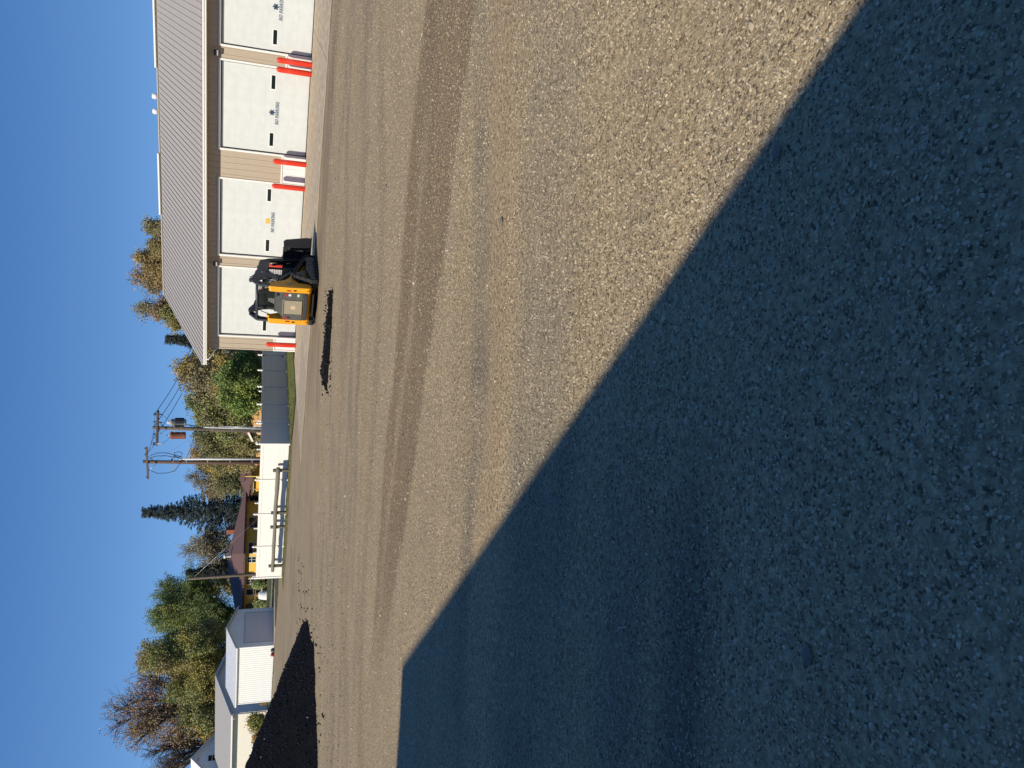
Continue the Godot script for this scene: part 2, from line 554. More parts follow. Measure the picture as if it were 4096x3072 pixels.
func lot_color(x: float, z: float) -> Color:
	# matter of the lot: pale fines, brown damp wheel strips, coarse gray gravel; all drawn out along the way things drive
	var wob := nz.get_noise_2d(x * 0.12, z * 0.5 + 40) * 0.5
	var streak := nz.get_noise_2d(x * 0.10 + 9, z * 2.2) * 0.5 + nz.get_noise_2d(x * 0.25, z * 5.0 + 7) * 0.35
	var patch := nz.get_noise_2d(x * 0.35 + 60, z * 0.5) * 0.5 + nz.get_noise_2d(x * 1.4, z * 2.1 + 90) * 0.35
	var c := Color(0.61, 0.49, 0.305)
	var k := 1.0 + 0.20 * streak + 0.13 * patch
	c = c.lerp(Color(0.535, 0.445, 0.315), clampf(0.5 + streak * 1.2, 0, 1) * 0.6)
	# wheel strip
	var top := -11.45 + 0.30 * x + wob * 0.5 + 0.12 * sin(x * 1.3 + 0.5)
	var bot := -9.2 + 0.58 * x + wob * 0.6 + 0.2 * sin(x * 0.9 + 2.0)
	if x < -0.2: bot = -9.2 + 0.5 * x + wob * 0.6 + 0.2 * sin(x * 0.9 + 2.0)
	var w := band(z, top, bot, 0.10) * smooth(-6.5, -2.0, x)
	var inner := band(z, top + (bot - top) * 0.30, top + (bot - top) * 0.42, 0.12) * 0.5 * (1 - smooth(2.0, 4.0, x))
	c = c.lerp(Color(0.335, 0.24, 0.13), w * (0.78 - inner))
	# soft tan strip
	var tl := -6.72 + wob * 0.5 + 0.14 * sin(x * 0.8 + 1.0)
	c = c.lerp(Color(0.65, 0.50, 0.31), 0.75 * band(z, tl + 0.02, tl + 0.72, 0.16))
	# darker coarse row above it
	c = c.lerp(Color(0.27, 0.24, 0.185), 0.7 * band(z, tl - 0.42, tl - 0.02, 0.12) * (0.6 + 0.8 * nz.get_noise_2d(x * 0.8, 3)))
	# coarse gray stretch nearer, and worn rows beyond, all wavering
	var wav := 0.35 * sin(x * 0.55 + 0.8) + wob * 0.8
	c = c.lerp(Color(0.36, 0.325, 0.24), 0.6 * band(z, -5.75 + wav * 0.4, -4.55 + wav * 0.5, 0.22) * (0.75 + nz.get_noise_2d(x * 0.5, 55)))
	c = c.lerp(Color(0.33, 0.28, 0.21), 0.7 * band(z, -4.0 + wav * 0.3, -3.55 + wav * 0.3, 0.15) * smooth(0.5, -1.5, x))
	c = c.lerp(Color(0.22, 0.19, 0.15), 0.75 * band(z, -3.35 + wav * 0.25, -2.95 + wav * 0.2, 0.12) * smooth(0.2, -1.2, x))
	c = c.lerp(Color(0.38, 0.30, 0.18), 0.45 * band(z, -13.6 + wav, -12.9 + wav, 0.15))
	c = c.lerp(Color(0.38, 0.31, 0.20), 0.4 * band(z, -15.9 + wav * 1.3, -15.2 + wav * 1.3, 0.2))
	c = c.lerp(Color(0.40, 0.32, 0.22), 0.4 * band(z, -18.9 + wav * 1.5, -17.9 + wav * 1.5, 0.3))
	# brown fines along the apron
	var q := sn_of(x, z)
	c = c.lerp(Color(0.37, 0.28, 0.18), 0.6 * band(q.y, -12.6 + wob, -10.4 + wob, 0.5) * smooth(2.0, 8.0, q.x))
	c = c.lerp(Color(0.20, 0.165, 0.125), 0.7 * band(q.y, -9.6, -9.15, 0.12) * (0.55 + 0.9 * nz.get_noise_2d(q.x * 1.5, 20)))
	# far side toward the shed, purplish and tracked
	c = c.lerp(Color(0.47, 0.375, 0.27), 0.5 * smooth(-20, -32, z) * smooth(-2, -10, x) * clampf(0.5 + streak * 1.5, 0, 1))
	# dark damp row in front of the pile
	c = c.lerp(Color(0.26, 0.23, 0.19), 0.4 * smooth(0.12, 0.4, nz.get_noise_2d(x * 0.22 + 30, z * 1.3 + 70)) * smooth(-12, -16, z))
	# moss and soil by the white fence
	c = c.lerp(Color(0.20, 0.155, 0.075), 0.75 * band(q.y, -2.9 + wob, -1.0, 0.35) * smooth(-15, -13.5, q.x) * (1 - smooth(-5, -3, q.x)))
	k = clampf(k, 0.6, 1.35) * 1.05 # the stone texture over it averages well below white
	return Color(c.r * k, c.g * k, c.b * k * 0.94)

func lot_height(x: float, z: float) -> float:
	var h := nz.get_noise_2d(x * 0.12, z * 0.9) * 0.018 + nz.get_noise_2d(x * 0.8, z * 1.6 + 33) * 0.010
	var top := -11.45 + 0.30 * x
	var bot := -9.2 + (0.58 if x > -0.2 else 0.5) * x
	h -= 0.012 * band(z, top, bot, 0.2) * smooth(-6.5, -2.0, x)
	return h

func ground() -> void:
	var g := struct("ground", bm(Vector3(900, 0.4, 900), 0.0), M.soil, Vector3(0, -0.26, -150))
	g.set_meta("label", "bare soil ground around the lot")
	var xs := PackedFloat32Array()
	var zs := PackedFloat32Array()
	var x := -62.0
	while x < 42.0:
		xs.append(x)
		x += 0.14 if x > -7 and x < 8 else (0.3 if x > -20 and x < 16 else 0.9)
	var z := 9.0
	while z > -62.0:
		zs.append(z)
		z -= 0.4 if z > 1 else (0.09 if z > -13 else (0.2 if z > -34 else 0.7))
	var v := PackedVector3Array()
	var cl := PackedColorArray()
	var uv := PackedVector2Array()
	var uv2 := PackedVector2Array()
	var nn := PackedVector3Array()
	var idx := PackedInt32Array()
	var keep := PackedByteArray()
	for zz in zs:
		for xx in xs:
			var y := lot_height(xx, zz)
			v.append(Vector3(xx, y, zz))
			nn.append(Vector3(lot_height(xx - 0.1, zz) - lot_height(xx + 0.1, zz), 0.2, lot_height(xx, zz - 0.1) - lot_height(xx, zz + 0.1)).normalized())
			cl.append(lot_color(xx, zz))
			uv.append(Vector2(xx, zz) / 3.3)
			uv2.append(Vector2(xx * 0.87 + zz * 0.5, zz * 0.87 - xx * 0.5) / 5.7)
			var q := sn_of(xx, zz)
			keep.append(1 if q.y < 0.6 and not (q.x > -0.2 and q.y > -8.6) and not (q.x > -4.6 and q.x < 0.0 and q.y > -2.0) or (q.x < -15.5 and q.y < 4.0) else 0)
	var w := xs.size()
	for j in zs.size() - 1:
		for i in w - 1:
			var a := j * w + i
			if keep[a] + keep[a + 1] + keep[a + w] + keep[a + w + 1] == 0: continue
			idx.append_array(PackedInt32Array([a, a + w, a + 1, a + 1, a + w, a + w + 1]))
	var ar := []
	ar.resize(Mesh.ARRAY_MAX)
	ar[Mesh.ARRAY_VERTEX] = v
	ar[Mesh.ARRAY_NORMAL] = nn
	ar[Mesh.ARRAY_COLOR] = cl
	ar[Mesh.ARRAY_TEX_UV] = uv
	ar[Mesh.ARRAY_TEX_UV2] = uv2
	ar[Mesh.ARRAY_INDEX] = idx
	var am := ArrayMesh.new()
	am.add_surface_from_arrays(Mesh.PRIMITIVE_TRIANGLES, ar)
	struct("gravel_lot", am, M.gravel)
	# concrete apron of separate slabs
	var ap := Node3D.new()
	ap.name = "concrete_apron"
	add_child(ap)
	ap.position = W(0, 0, 0)
	ap.rotation.y = PHI
	ap.set_meta("kind", "structure")
	for i in 5:
		for j in 2:
			var x0 := -0.55 + i * 3.95
			var z0 := 0.02 + j * 4.56
			bb(ap, "slab", Vector3(x0 + 0.008, -0.2, z0 + 0.008), Vector3(x0 + 3.942, 0.020 - j * 0.006, z0 + 4.548), "concrete_pad" if i == 0 and j == 1 else "concrete", 0.004)
	# lawns
	struct("lawn", sheet(fn_ring([[-4.95, -1.6], [-0.62, -3.4], [-0.62, 14], [-4.95, 14]]), 0.03), M.lawn_soil)
	struct("yard_lawn", sheet(fn_ring([[-90, 4.2], [-15.0, 4.2], [-15.0, -0.6], [-5.1, -0.9], [-5.1, 14], [30, 16], [30, 90], [-120, 90]]), 0.022), M.lawn_soil)
	struct("gravel_path", sheet(fn_ring([[-60, 13.2], [-15.2, 13.2], [-15.2, 15.2], [-60, 15.2]]), 0.034), M.path)
	struct("concrete_pad", bm(Vector3(2.1, 0.1, 4.4), 0.02), M.concrete_pad, W(-25.1, 0.01, 6.6)).rotation.y = PHI
	grass()

func grass() -> void:
	# tufts of thin blades on the lawns and at the fence foot
	var st := begin()
	var r := RandomNumberGenerator.new()
	r.seed = 5
	for i in 9:
		var a := r.randf() * TAU
		var b := Vector3(cos(a), 0, sin(a))
		var p := Vector3(r.randf_range(-0.05, 0.05), 0, r.randf_range(-0.05, 0.05))
		var s := b.cross(Vector3.UP) * 0.006
		var h := r.randf_range(0.03, 0.07)
		st.add_vertex(p - s); st.add_vertex(p + b * h * 0.5 + Vector3.UP * h); st.add_vertex(p + s)
	var tuft := done(st)
	var xf := []
	var cols := []
	for i in 15000:
		var s: float
		var n: float
		var f := r.randf()
		var dry := 0.0
		if f < 0.45:
			s = r.randf_range(-4.9, -0.7); n = r.randf_range(-2.6, 10)
			if n < -1.6 - (s + 4.95) * 0.415 + 0.2: continue
		elif f < 0.72:
			s = r.randf_range(-14.5, -5); n = -1.12 - absf(r.randfn(0, 0.35))
			dry = 0.7
		else:
			s = r.randf_range(-45, -14.8); n = r.randf_range(4.3, 28)
			if n > 13 and n < 15.4: continue
		var k := r.randf_range(0.7, 1.6)
		xf.append(Transform3D(Basis(Vector3.UP, r.randf() * TAU).scaled(Vector3(k, k * r.randf_range(0.5, 1.1), k)), W(s, 0.0 if dry > 0 else 0.028, n)))
		var c := Color(0.10, 0.15, 0.035).lerp(Color(0.28, 0.24, 0.08), clampf(r.randf() * 0.6 + dry * r.randf(), 0, 1))
		cols.append(c)
	var g := multi(self, "grass", tuft, M.blade, xf, cols)
	tag(g, "short green and yellowed grass along the fences and on the lawn", "grass", "", "stuff")

# ---------------------------------------------------------------- the big building behind the viewer that shades the foreground
func shade_building() -> void:
	var t := thing("gabled_building", "large gabled metal building behind the viewer, shading the foreground gravel", "building", 7.86, -39.1)
	var wl := prism(PackedVector2Array([Vector2(-10.6, -0.05), Vector2(10.6, -0.05), Vector2(10.6, 3.2), Vector2(0, 6.95), Vector2(-10.6, 3.2)]), 0, 15)
	obj(t, "wall", wl, M.tan_metal)
	for k in [-1, 1]:
		var rf := prism(PackedVector2Array([Vector2(0, 7.0), Vector2(k * 11.0, 7.0 - 11.0 * 0.357), Vector2(k * 11.0, 6.86 - 11.0 * 0.357), Vector2(0, 6.86)]), -0.52, 15.4)
		obj(t, "roof", rf, M.roof_metal)

# ---------------------------------------------------------------- garage
const DOORS := [[0.746, 4.297], [4.953, 8.5], [9.874, 13.49], [14.128, 17.70]]
const GL := 18.45
const DH := 3.66

func garage() -> void:
	var t := thing("garage_building", "long tan metal garage building with four white overhead doors", "garage", 0, 0)
	var dep := 15.36
	# inner walls, closed round the doors
	bb(t, "side_wall", Vector3(0.02, -0.1, -dep), Vector3(0.14, 4.2, -0.02), "tan_metal")
	bb(t, "side_wall", Vector3(GL - 0.14, -0.1, -dep), Vector3(GL - 0.02, 4.2, -0.02), "tan_metal")
	bb(t, "back_wall", Vector3(0.14, -0.1, -dep), Vector3(GL - 0.14, 4.2, -dep + 0.12), "tan_metal")
	bb(t, "floor", Vector3(0.14, -0.1, -dep + 0.12), Vector3(GL - 0.14, 0.02, -0.16), "concrete_pad")
	for k in [0.05, GL - 0.15]:
		obj(t, "gable_wall", plate([[0.0, 4.2], [dep, 4.2], [dep / 2, 4.2 + dep / 2 * 0.315]], k, k + 0.1), M.tan_metal)
	# front: piers and header as core, panels in front
	var edges := [0.0]
	for d in DOORS: edges.append_array(d)
	edges.append(GL)
	bb(t, "header_wall", Vector3(0.02, DH + 0.02, -0.14), Vector3(GL - 0.02, 4.2, -0.02), "tan_metal")
	for i in range(0, edges.size(), 2):
		bb(t, "pier_wall", Vector3(edges[i] + 0.02, -0.05, -0.16), Vector3(edges[i + 1] - 0.02, DH + 0.02, -0.02), "white_trim")
	var pw := 0.2636
	var x := 0.0
	var count := int(round(GL / pw))
	pw = GL / count
	for i in count:
		x = i * pw
		var over := -1
		var a := x
		var b := x + pw
		var spans := [] # pieces of this strip not over a door
		var lo := a
		for d in DOORS:
			if d[1] > a and d[0] < b:
				if d[0] - lo > 0.02: spans.append([lo, d[0]])
				lo = maxf(lo, d[1])
		if b - lo > 0.02: spans.append([lo, b])
		var whole: bool = spans.size() == 1 and spans[0][1] - spans[0][0] > pw - 0.001
		if whole:
			obj(t, "siding_panel", rib_panel(pw, 4.2 - 1.08), M.tan_metal, Vector3(x, 1.08, -0.018))
			obj(t, "wainscot_panel", rib_panel(pw, 1.0), M.white_metal, Vector3(x, 0.02, -0.018))
		else:
			obj(t, "siding_panel", rib_panel(pw, 4.2 - DH - 0.1), M.tan_metal, Vector3(x, DH + 0.1, -0.018))
			for sp in spans:
				obj(t, "siding_panel", rib_panel(sp[1] - sp[0], DH + 0.1 - 1.08, 1), M.tan_metal, Vector3(sp[0], 1.08, -0.018))
				obj(t, "wainscot_panel", rib_panel(sp[1] - sp[0], 1.0, 1), M.white_metal, Vector3(sp[0], 0.02, -0.018))
	for i in range(0, edges.size(), 2):
		bb(t, "wainscot_trim", Vector3(edges[i], 1.02, -0.01), Vector3(edges[i + 1], 1.085, 0.02), "white_trim")
	for k in [0.0, GL]:
		bb(t, "corner_trim", Vector3(k - 0.035, 1.09, -0.07), Vector3(k + 0.035, 4.2, 0.012), "tan_metal")
		bb(t, "corner_trim", Vector3(k - 0.037, 0.0, -0.07), Vector3(k + 0.037, 1.088, 0.026), "white_trim")
	# roof
	var slope := 0.315
	var ov := 0.6
	var ang := atan(slope)
	var run := 7.68 + ov
	var leng := run / cos(ang)
	var yr := 6.97
	var x0 := -0.6
	var x1 := GL + 0.6
	var rc := int(round((x1 - x0) / 0.27))
	var rw := (x1 - x0) / rc
	var rp := rib_panel(rw, leng, 2, 0.03, 0.032)
	for i in rc:
		obj(t, "roof_panel", rp, M.roof_metal, Vector3(x0 + i * rw, yr - run * slope, ov), Vector3(-(90.0 - rad_to_deg(ang)), 0, 0))
	for k in [0, 1]:
		var f0 := -ov if k == 0 else 7.68
		var f1 := 7.68 if k == 0 else dep + ov
		var y0 := yr - run * slope if k == 0 else yr
		var y1 := yr if k == 0 else yr - run * slope
		obj(t, "roof_deck", plate([[f0, y0 - 0.012], [f1, y1 - 0.012], [f1, y1 - 0.15], [f0, y0 - 0.15]], x0 + 0.012, x1 - 0.012), M.roof_metal if k == 1 else M.soffit)
		for e in [x0 - 0.03, x1 - 0.02]:
			obj(t, "rake_trim", plate([[f0 - 0.02, y0 + 0.03], [f1, y1 + 0.03], [f1, y1 - 0.19], [f0 - 0.02, y0 - 0.19]], e, e + 0.05), M.white_trim)
	bb(t, "ridge_cap", Vector3(x0 - 0.03, yr - 0.02, -7.68 - 0.16), Vector3(x1 + 0.03, yr + 0.045, -7.68 + 0.16), "roof_metal", 0.03)
	for seg in [[4.1, 7.4], [11.6, 15.2]]:
		bb(t, "ridge_vent", Vector3(seg[0], yr + 0.03, -7.68 - 0.24), Vector3(seg[1], yr + 0.12, -7.68 + 0.24), "white_trim", 0.03)
	for s in [9.35, 10.1]:
		var vp := obj(t, "vent_pipe", lathe([[0.075, 0], [0.075, 0.2]]), M.galv, Vector3(s, yr - 0.05, -8.2))
		obj(vp, "vent_cap", lathe([[0.001, 0.17], [0.13, 0.17], [0.145, 0.2], [0.145, 0.36], [0.10, 0.41], [0.001, 0.42]]), M.white_trim)
	# eave: soffit, fascia, gutter, downspout
	bb(t, "soffit", Vector3(x0 + 0.02, 4.19, 0.025), Vector3(x1 - 0.02, 4.205, ov - 0.01), "soffit", 0.0)
	bb(t, "fascia", Vector3(x0 + 0.015, 4.17, ov - 0.012), Vector3(x1 - 0.015, 4.345, ov + 0.012), "white_trim")
	var gp := PackedVector2Array([Vector2(0, 0.14), Vector2(0, 0), Vector2(0.07, 0), Vector2(0.075, 0.05), Vector2(0.105, 0.085), Vector2(0.11, 0.14), Vector2(0.1, 0.14), Vector2(0.095, 0.09), Vector2(0.065, 0.055), Vector2(0.062, 0.01), Vector2(0.008, 0.01), Vector2(0.008, 0.14)])
	var gl := []
	for v in gp: gl.append([-(ov + 0.014 + v.x), 4.19 + v.y])
	obj(t, "gutter", plate(gl, x0, x1), M.white_trim)
	tube(t, "downspout", [Vector3(-0.3, 4.2, ov + 0.06), Vector3(-0.3, 4.1, ov + 0.05), Vector3(-0.12, 3.87, 0.12), Vector3(-0.09, 3.8, -0.12), Vector3(-0.09, 3.4, -0.2), Vector3(-0.09, 0.25, -0.2)], 0.042, "white_trim", 6)
	# doors
	var labels := ["white overhead door behind the track loader", "white overhead door with a yellow sticker above its lettering", "white overhead door between the paired red bollards", "white overhead door at the picture's top edge"]
	for i in DOORS.size():
		var a: float = DOORS[i][0]
		var b: float = DOORS[i][1]
		var c := (a + b) / 2
		var dw := b - a
		# trim proud of the siding
		bb(t, "door_trim", Vector3(a - 0.085, 0.0, -0.16), Vector3(a, DH + 0.005, 0.028), "white_trim")
		bb(t, "door_trim", Vector3(b, 0.0, -0.16), Vector3(b + 0.085, DH + 0.005, 0.028), "white_trim")
		bb(t, "door_trim", Vector3(a - 0.085, DH + 0.006, -0.16), Vector3(b + 0.085, DH + 0.095, 0.03), "white_trim")
		bb(t, "door_seal", Vector3(a + 0.001, 0.01, -0.118), Vector3(a + 0.035, DH - 0.002, -0.09), "seal")
		bb(t, "door_seal", Vector3(b - 0.035, 0.01, -0.118), Vector3(b - 0.001, DH - 0.002, -0.09), "seal")
		bb(t, "door_seal", Vector3(a + 0.036, DH - 0.04, -0.118), Vector3(b - 0.036, DH - 0.002, -0.09), "seal")
		var dr := bb(t, "overhead_door", Vector3(a + 0.006, 0.03, -0.17), Vector3(b - 0.006, DH, -0.135), "seal")
		dr.set_meta("label", labels[i])
		var off := -dr.position
		for k in 6:
			var y0 := 0.046 + k * 0.602
			bb(dr, "section", off + Vector3(a + 0.008, y0 + 0.0006, -0.134), Vector3(b - 0.008, y0 + 0.6014, -0.12) + off, "door_white", 0.0018)
		bb(dr, "bottom_seal", off + Vector3(a + 0.008, 0.012, -0.132), Vector3(b - 0.008, 0.044, -0.121) + off, "seal")
		for side in [-1, 1]:
			var wx: float = c + side * 1.215
			var wf := bb(dr, "window_frame", off + Vector3(wx - 0.33, 1.42, -0.122), Vector3(wx + 0.33, 1.665, -0.112) + off, "white_trim", 0.004)
			wf.name = "window_frame" if side < 0 else "window_frame_001"
			bb(dr, "window_pane", off + Vector3(wx - 0.28, 1.465, -0.1115), Vector3(wx + 0.28, 1.62, -0.109) + off, "dark_glass", 0.001)
		if i == 0: continue
		var tm := text_mesh("NO PARKING", 0.135)
		var lt := obj(dr, "lettering", tm, M.letter_blue)
		lt.transform = Transform3D(Basis(Vector3(0.84, 0, 0), Vector3(0.22, 1.1, 0), Vector3(0, 0, 1)), off + Vector3(c - 0.06, 1.34, -0.1165))
		if i == 1:
			bb(dr, "sticker", off + Vector3(c - 0.02 - 0.12, 1.46, -0.119), Vector3(c - 0.02 + 0.13, 1.66, -0.1165) + off, "sticker_yellow", 0.0005)
		else:
			for k in 3:
				var bar := box(dr, "emblem_bar", Vector3(0.25, 0.062, 0.004), off + Vector3(c - 0.05, 1.555, -0.1175 + k * 0.0012), "letter_blue", Vector3(0, 0, 30 + k * 60), 0.0005)
	# lights
	for s in [4.53, 13.78]:
		var lb := box(t, "wall_light", Vector3(0.1, 0.2, 0.12), Vector3(s, 3.82, 0.06), "dark_metal", Vector3.ZERO, 0.015)
		box(lb, "light_head", Vector3(0.24, 0.17, 0.08), Vector3(0.0, 0.02, 0.13), "dark_metal", Vector3(-28, 0, 0), 0.012)
		box(lb, "light_lens", Vector3(0.2, 0.13, 0.006), Vector3(0.0, 0.0, 0.173), "white_lens", Vector3(-28, 0, 0), 0.002)
		obj(lb, "sensor", lathe([[0.001, -0.03], [0.025, -0.02], [0.03, 0.0], [0.02, 0.02], [0.001, 0.03]], 10), M.white_lens, Vector3(0.12, 0.08, 0.09))

# ---------------------------------------------------------------- bollards
func bollards() -> void:
	var spots := [[13.93, "red ribbed bollard beside the left jamb of the door at the top edge"], [13.56, "red ribbed bollard right of the door with the six-pointed emblem, next to another bollard"], [9.72, "red ribbed bollard just right of the white wainscot between two doors"], [8.62, "red ribbed bollard left of the white wainscot, beside the door with the yellow sticker"], [4.78, "red ribbed bollard mostly hidden behind the loader's bucket arms"], [0.66, "red ribbed bollard at the garage's left corner, left of the loader"]]
	var proto: Node3D
	for i in spots.size():
		var o: Node3D
		if i == 0:
			o = thing("bollard", "", "bollard", 0, 0)
			var pr := []
			var y := 0.0
			for k in 14: pr.append([0.1, k * 0.1])
			pr = [[0.108, -0.05], [0.108, 1.30]]
			for k in 7:
				var a := k * PI / 2 / 6.0
				pr.append([maxf(0.108 * cos(a), 0.001), 1.32 + 0.1 * sin(a)])
			obj(o, "sleeve", lathe(pr, 24), M.bollard_red)
			for k in 10:
				var a := TAU * k / 10.0 + 0.3
				tube(o, "rib", [Vector3(cos(a) * 0.107, -0.02, sin(a) * 0.107), Vector3(cos(a) * 0.107, 1.31, sin(a) * 0.107)], 0.011, "bollard_red", 5)
			proto = o
		else:
			o = proto.duplicate()
			o.name = numbered("bollard")
			add_child(o)
		o.position = W(spots[i][0], 0.04, -0.66)
		o.rotation.y = PHI + i * 0.7
		tag(o, spots[i][1], "bollard", "red bollards along the garage front")

# ---------------------------------------------------------------- houses
func lap_wall(parent: Node, x0: float, x1: float, z: float, y0: float, y1: float, m: String, rise := 0.15, face := 1.0, holes := []) -> void:
	# boards of lap siding along x, lower edge standing proud; holes are [xa, xb, ya, yb]
	var n := int(round((y1 - y0) / rise))
	var h := (y1 - y0) / n
	for i in n:
		var ya := y0 + i * h
		var spans := [[x0, x1]]
		for q in holes:
			if q[2] < ya + h * 0.6 and q[3] > ya + h * 0.4:
				var nw := []
				for s in spans:
					if q[1] <= s[0] or q[0] >= s[1]: nw.append(s)
					else:
						if q[0] > s[0] + 0.02: nw.append([s[0], q[0]])
						if q[1] < s[1] - 0.02: nw.append([q[1], s[1]])
				spans = nw
		for s in spans:
			var st := begin()
			var a := Vector3(s[0], ya, z + face * 0.018)
			var b := Vector3(s[1], ya, z + face * 0.018)
			quad(st, Vector3(s[0], ya + h, z), Vector3(s[1], ya + h, z), b, a)
			quad(st, a, b, Vector3(s[1], ya, z), Vector3(s[0], ya, z))
			obj(parent, "siding_board", done(st), M[m])

func lap_side(parent: Node, z0: float, z1: float, x: float, y0: float, y1: float, m: String, rise := 0.15) -> void:
	var n := int(round((y1 - y0) / rise))
	var h := (y1 - y0) / n
	for i in n:
		var ya := y0 + i * h
		var st := begin()
		quad(st, Vector3(x, ya + h, z0), Vector3(x, ya + h, z1), Vector3(x + 0.018, ya, z1), Vector3(x + 0.018, ya, z0))
		quad(st, Vector3(x + 0.018, ya, z0), Vector3(x + 0.018, ya, z1), Vector3(x, ya, z1), Vector3(x, ya, z0))
		obj(parent, "siding_board", done(st), M[m])

# window with frame, sash bars and glass; facing +z, or +x when side
func window(parent: Node, c: Vector3, w: float, h: float, side := false, cross := true, fm := "white_trim") -> void:
	var fr := Node3D.new()
	fr.name = "window"
	parent.add_child(fr, true)
	fr.position = c
	if side: fr.rotation_degrees.y = 90
	bb(fr, "pane", Vector3(-w / 2, -h / 2, 0.0), Vector3(w / 2, h / 2, 0.012), "dark_glass", 0.001)
	for k in [-1, 1]:
		bb(fr, "frame", Vector3(k * (w / 2 + 0.03) - 0.035, -h / 2 - 0.065, 0.0), Vector3(k * (w / 2 + 0.03) + 0.035, h / 2 + 0.065, 0.035), fm)
		bb(fr, "frame", Vector3(-w / 2 + 0.004, k * (h / 2 + 0.03) - 0.03, 0.0), Vector3(w / 2 - 0.004, k * (h / 2 + 0.03) + 0.03, 0.036), fm)
	if cross:
		bb(fr, "sash_bar", Vector3(-0.02, -h / 2 + 0.002, 0.002), Vector3(0.02, h / 2 - 0.002, 0.025), fm)
	bb(fr, "sash_bar", Vector3(-w / 2 + 0.006, -0.02, 0.002), Vector3(w / 2 - 0.006, 0.02, 0.027), fm)

func slab4(a: Vector3, b: Vector3, c: Vector3, d: Vector3, th := 0.08) -> ArrayMesh:
	# a thin solid slab under the quad abcd
	var st := begin()
	var k := Vector3.DOWN * th
	quad(st, a, b, c, d)
	quad(st, d + k, c + k, b + k, a + k)
	quad(st, a + k, b + k, b, a); quad(st, b + k, c + k, c, b); quad(st, c + k, d + k, d, c); quad(st, d + k, a + k, a, d)
	return done(st)

func houses() -> void:
	white_shed()
	white_house()
	yellow_house()
	# orange-walled house beyond the shaded fence
	var t := thing("orange_house", "orange walled house with a dark roof beyond the shaded fence", "house", -23.5, 30)
	bb(t, "wall", Vector3(-1.2, -0.05, -6), Vector3(3.2, 2.1, 0), "orange_wall")
	obj(t, "gable_wall", prism(PackedVector2Array([Vector2(-1.2, 2.1), Vector2(3.2, 2.1), Vector2(1.0, 2.95)]), -5.9, -0.004), M.orange_wall)
	obj(t, "roof", slab4(Vector3(-1.6, 2.0, 0.5), Vector3(1.0, 3.08, 0.5), Vector3(1.0, 3.08, -6.3), Vector3(-1.6, 2.0, -6.3), 0.09), M.dark_shingle)
	obj(t, "roof", slab4(Vector3(1.0, 3.08, 0.5), Vector3(3.6, 2.0, 0.5), Vector3(3.6, 2.0, -6.3), Vector3(1.0, 3.08, -6.3), 0.09), M.dark_shingle)
	obj(t, "fascia", slab4(Vector3(-1.6, 2.03, 0.56), Vector3(1.0, 3.11, 0.56), Vector3(1.0, 3.11, 0.5), Vector3(-1.6, 2.03, 0.5), 0.2), M.white_trim)
	obj(t, "fascia", slab4(Vector3(1.0, 3.11, 0.56), Vector3(3.6, 2.03, 0.56), Vector3(3.6, 2.03, 0.5), Vector3(1.0, 3.11, 0.5), 0.2), M.white_trim)
	window(t, Vector3(-0.55, 1.35, 0.002), 0.7, 0.8, false, false)
	# brown-roofed house behind the left utility pole
	t = thing("brown_roof_house", "low house with brown roof behind the two utility poles", "house", -31, 40)
	bb(t, "wall", Vector3(-3.2, -0.05, -7), Vector3(5.5, 2.2, 0), "orange_wall")
	obj(t, "roof", slab4(Vector3(-3.8, 2.15, 0.6), Vector3(6.1, 2.15, 0.6), Vector3(5.0, 3.35, -3.5), Vector3(-2.7, 3.35, -3.5)), M.brown_shingle)
	obj(t, "roof", slab4(Vector3(6.1, 2.15, -7.6), Vector3(-3.8, 2.15, -7.6), Vector3(-2.7, 3.35, -3.5), Vector3(5.0, 3.35, -3.5)), M.brown_shingle)
	obj(t, "gable_wall", plate([[0.1, 2.19], [6.9, 2.19], [3.5, 3.2]], 5.2, 5.3), M.brick)
	bb(t, "fascia", Vector3(-3.8, 1.99, 0.585), Vector3(6.1, 2.14, 0.64), "white_trim")
	window(t, Vector3(2.5, 1.3, 0.002), 1.1, 0.8, false, true)

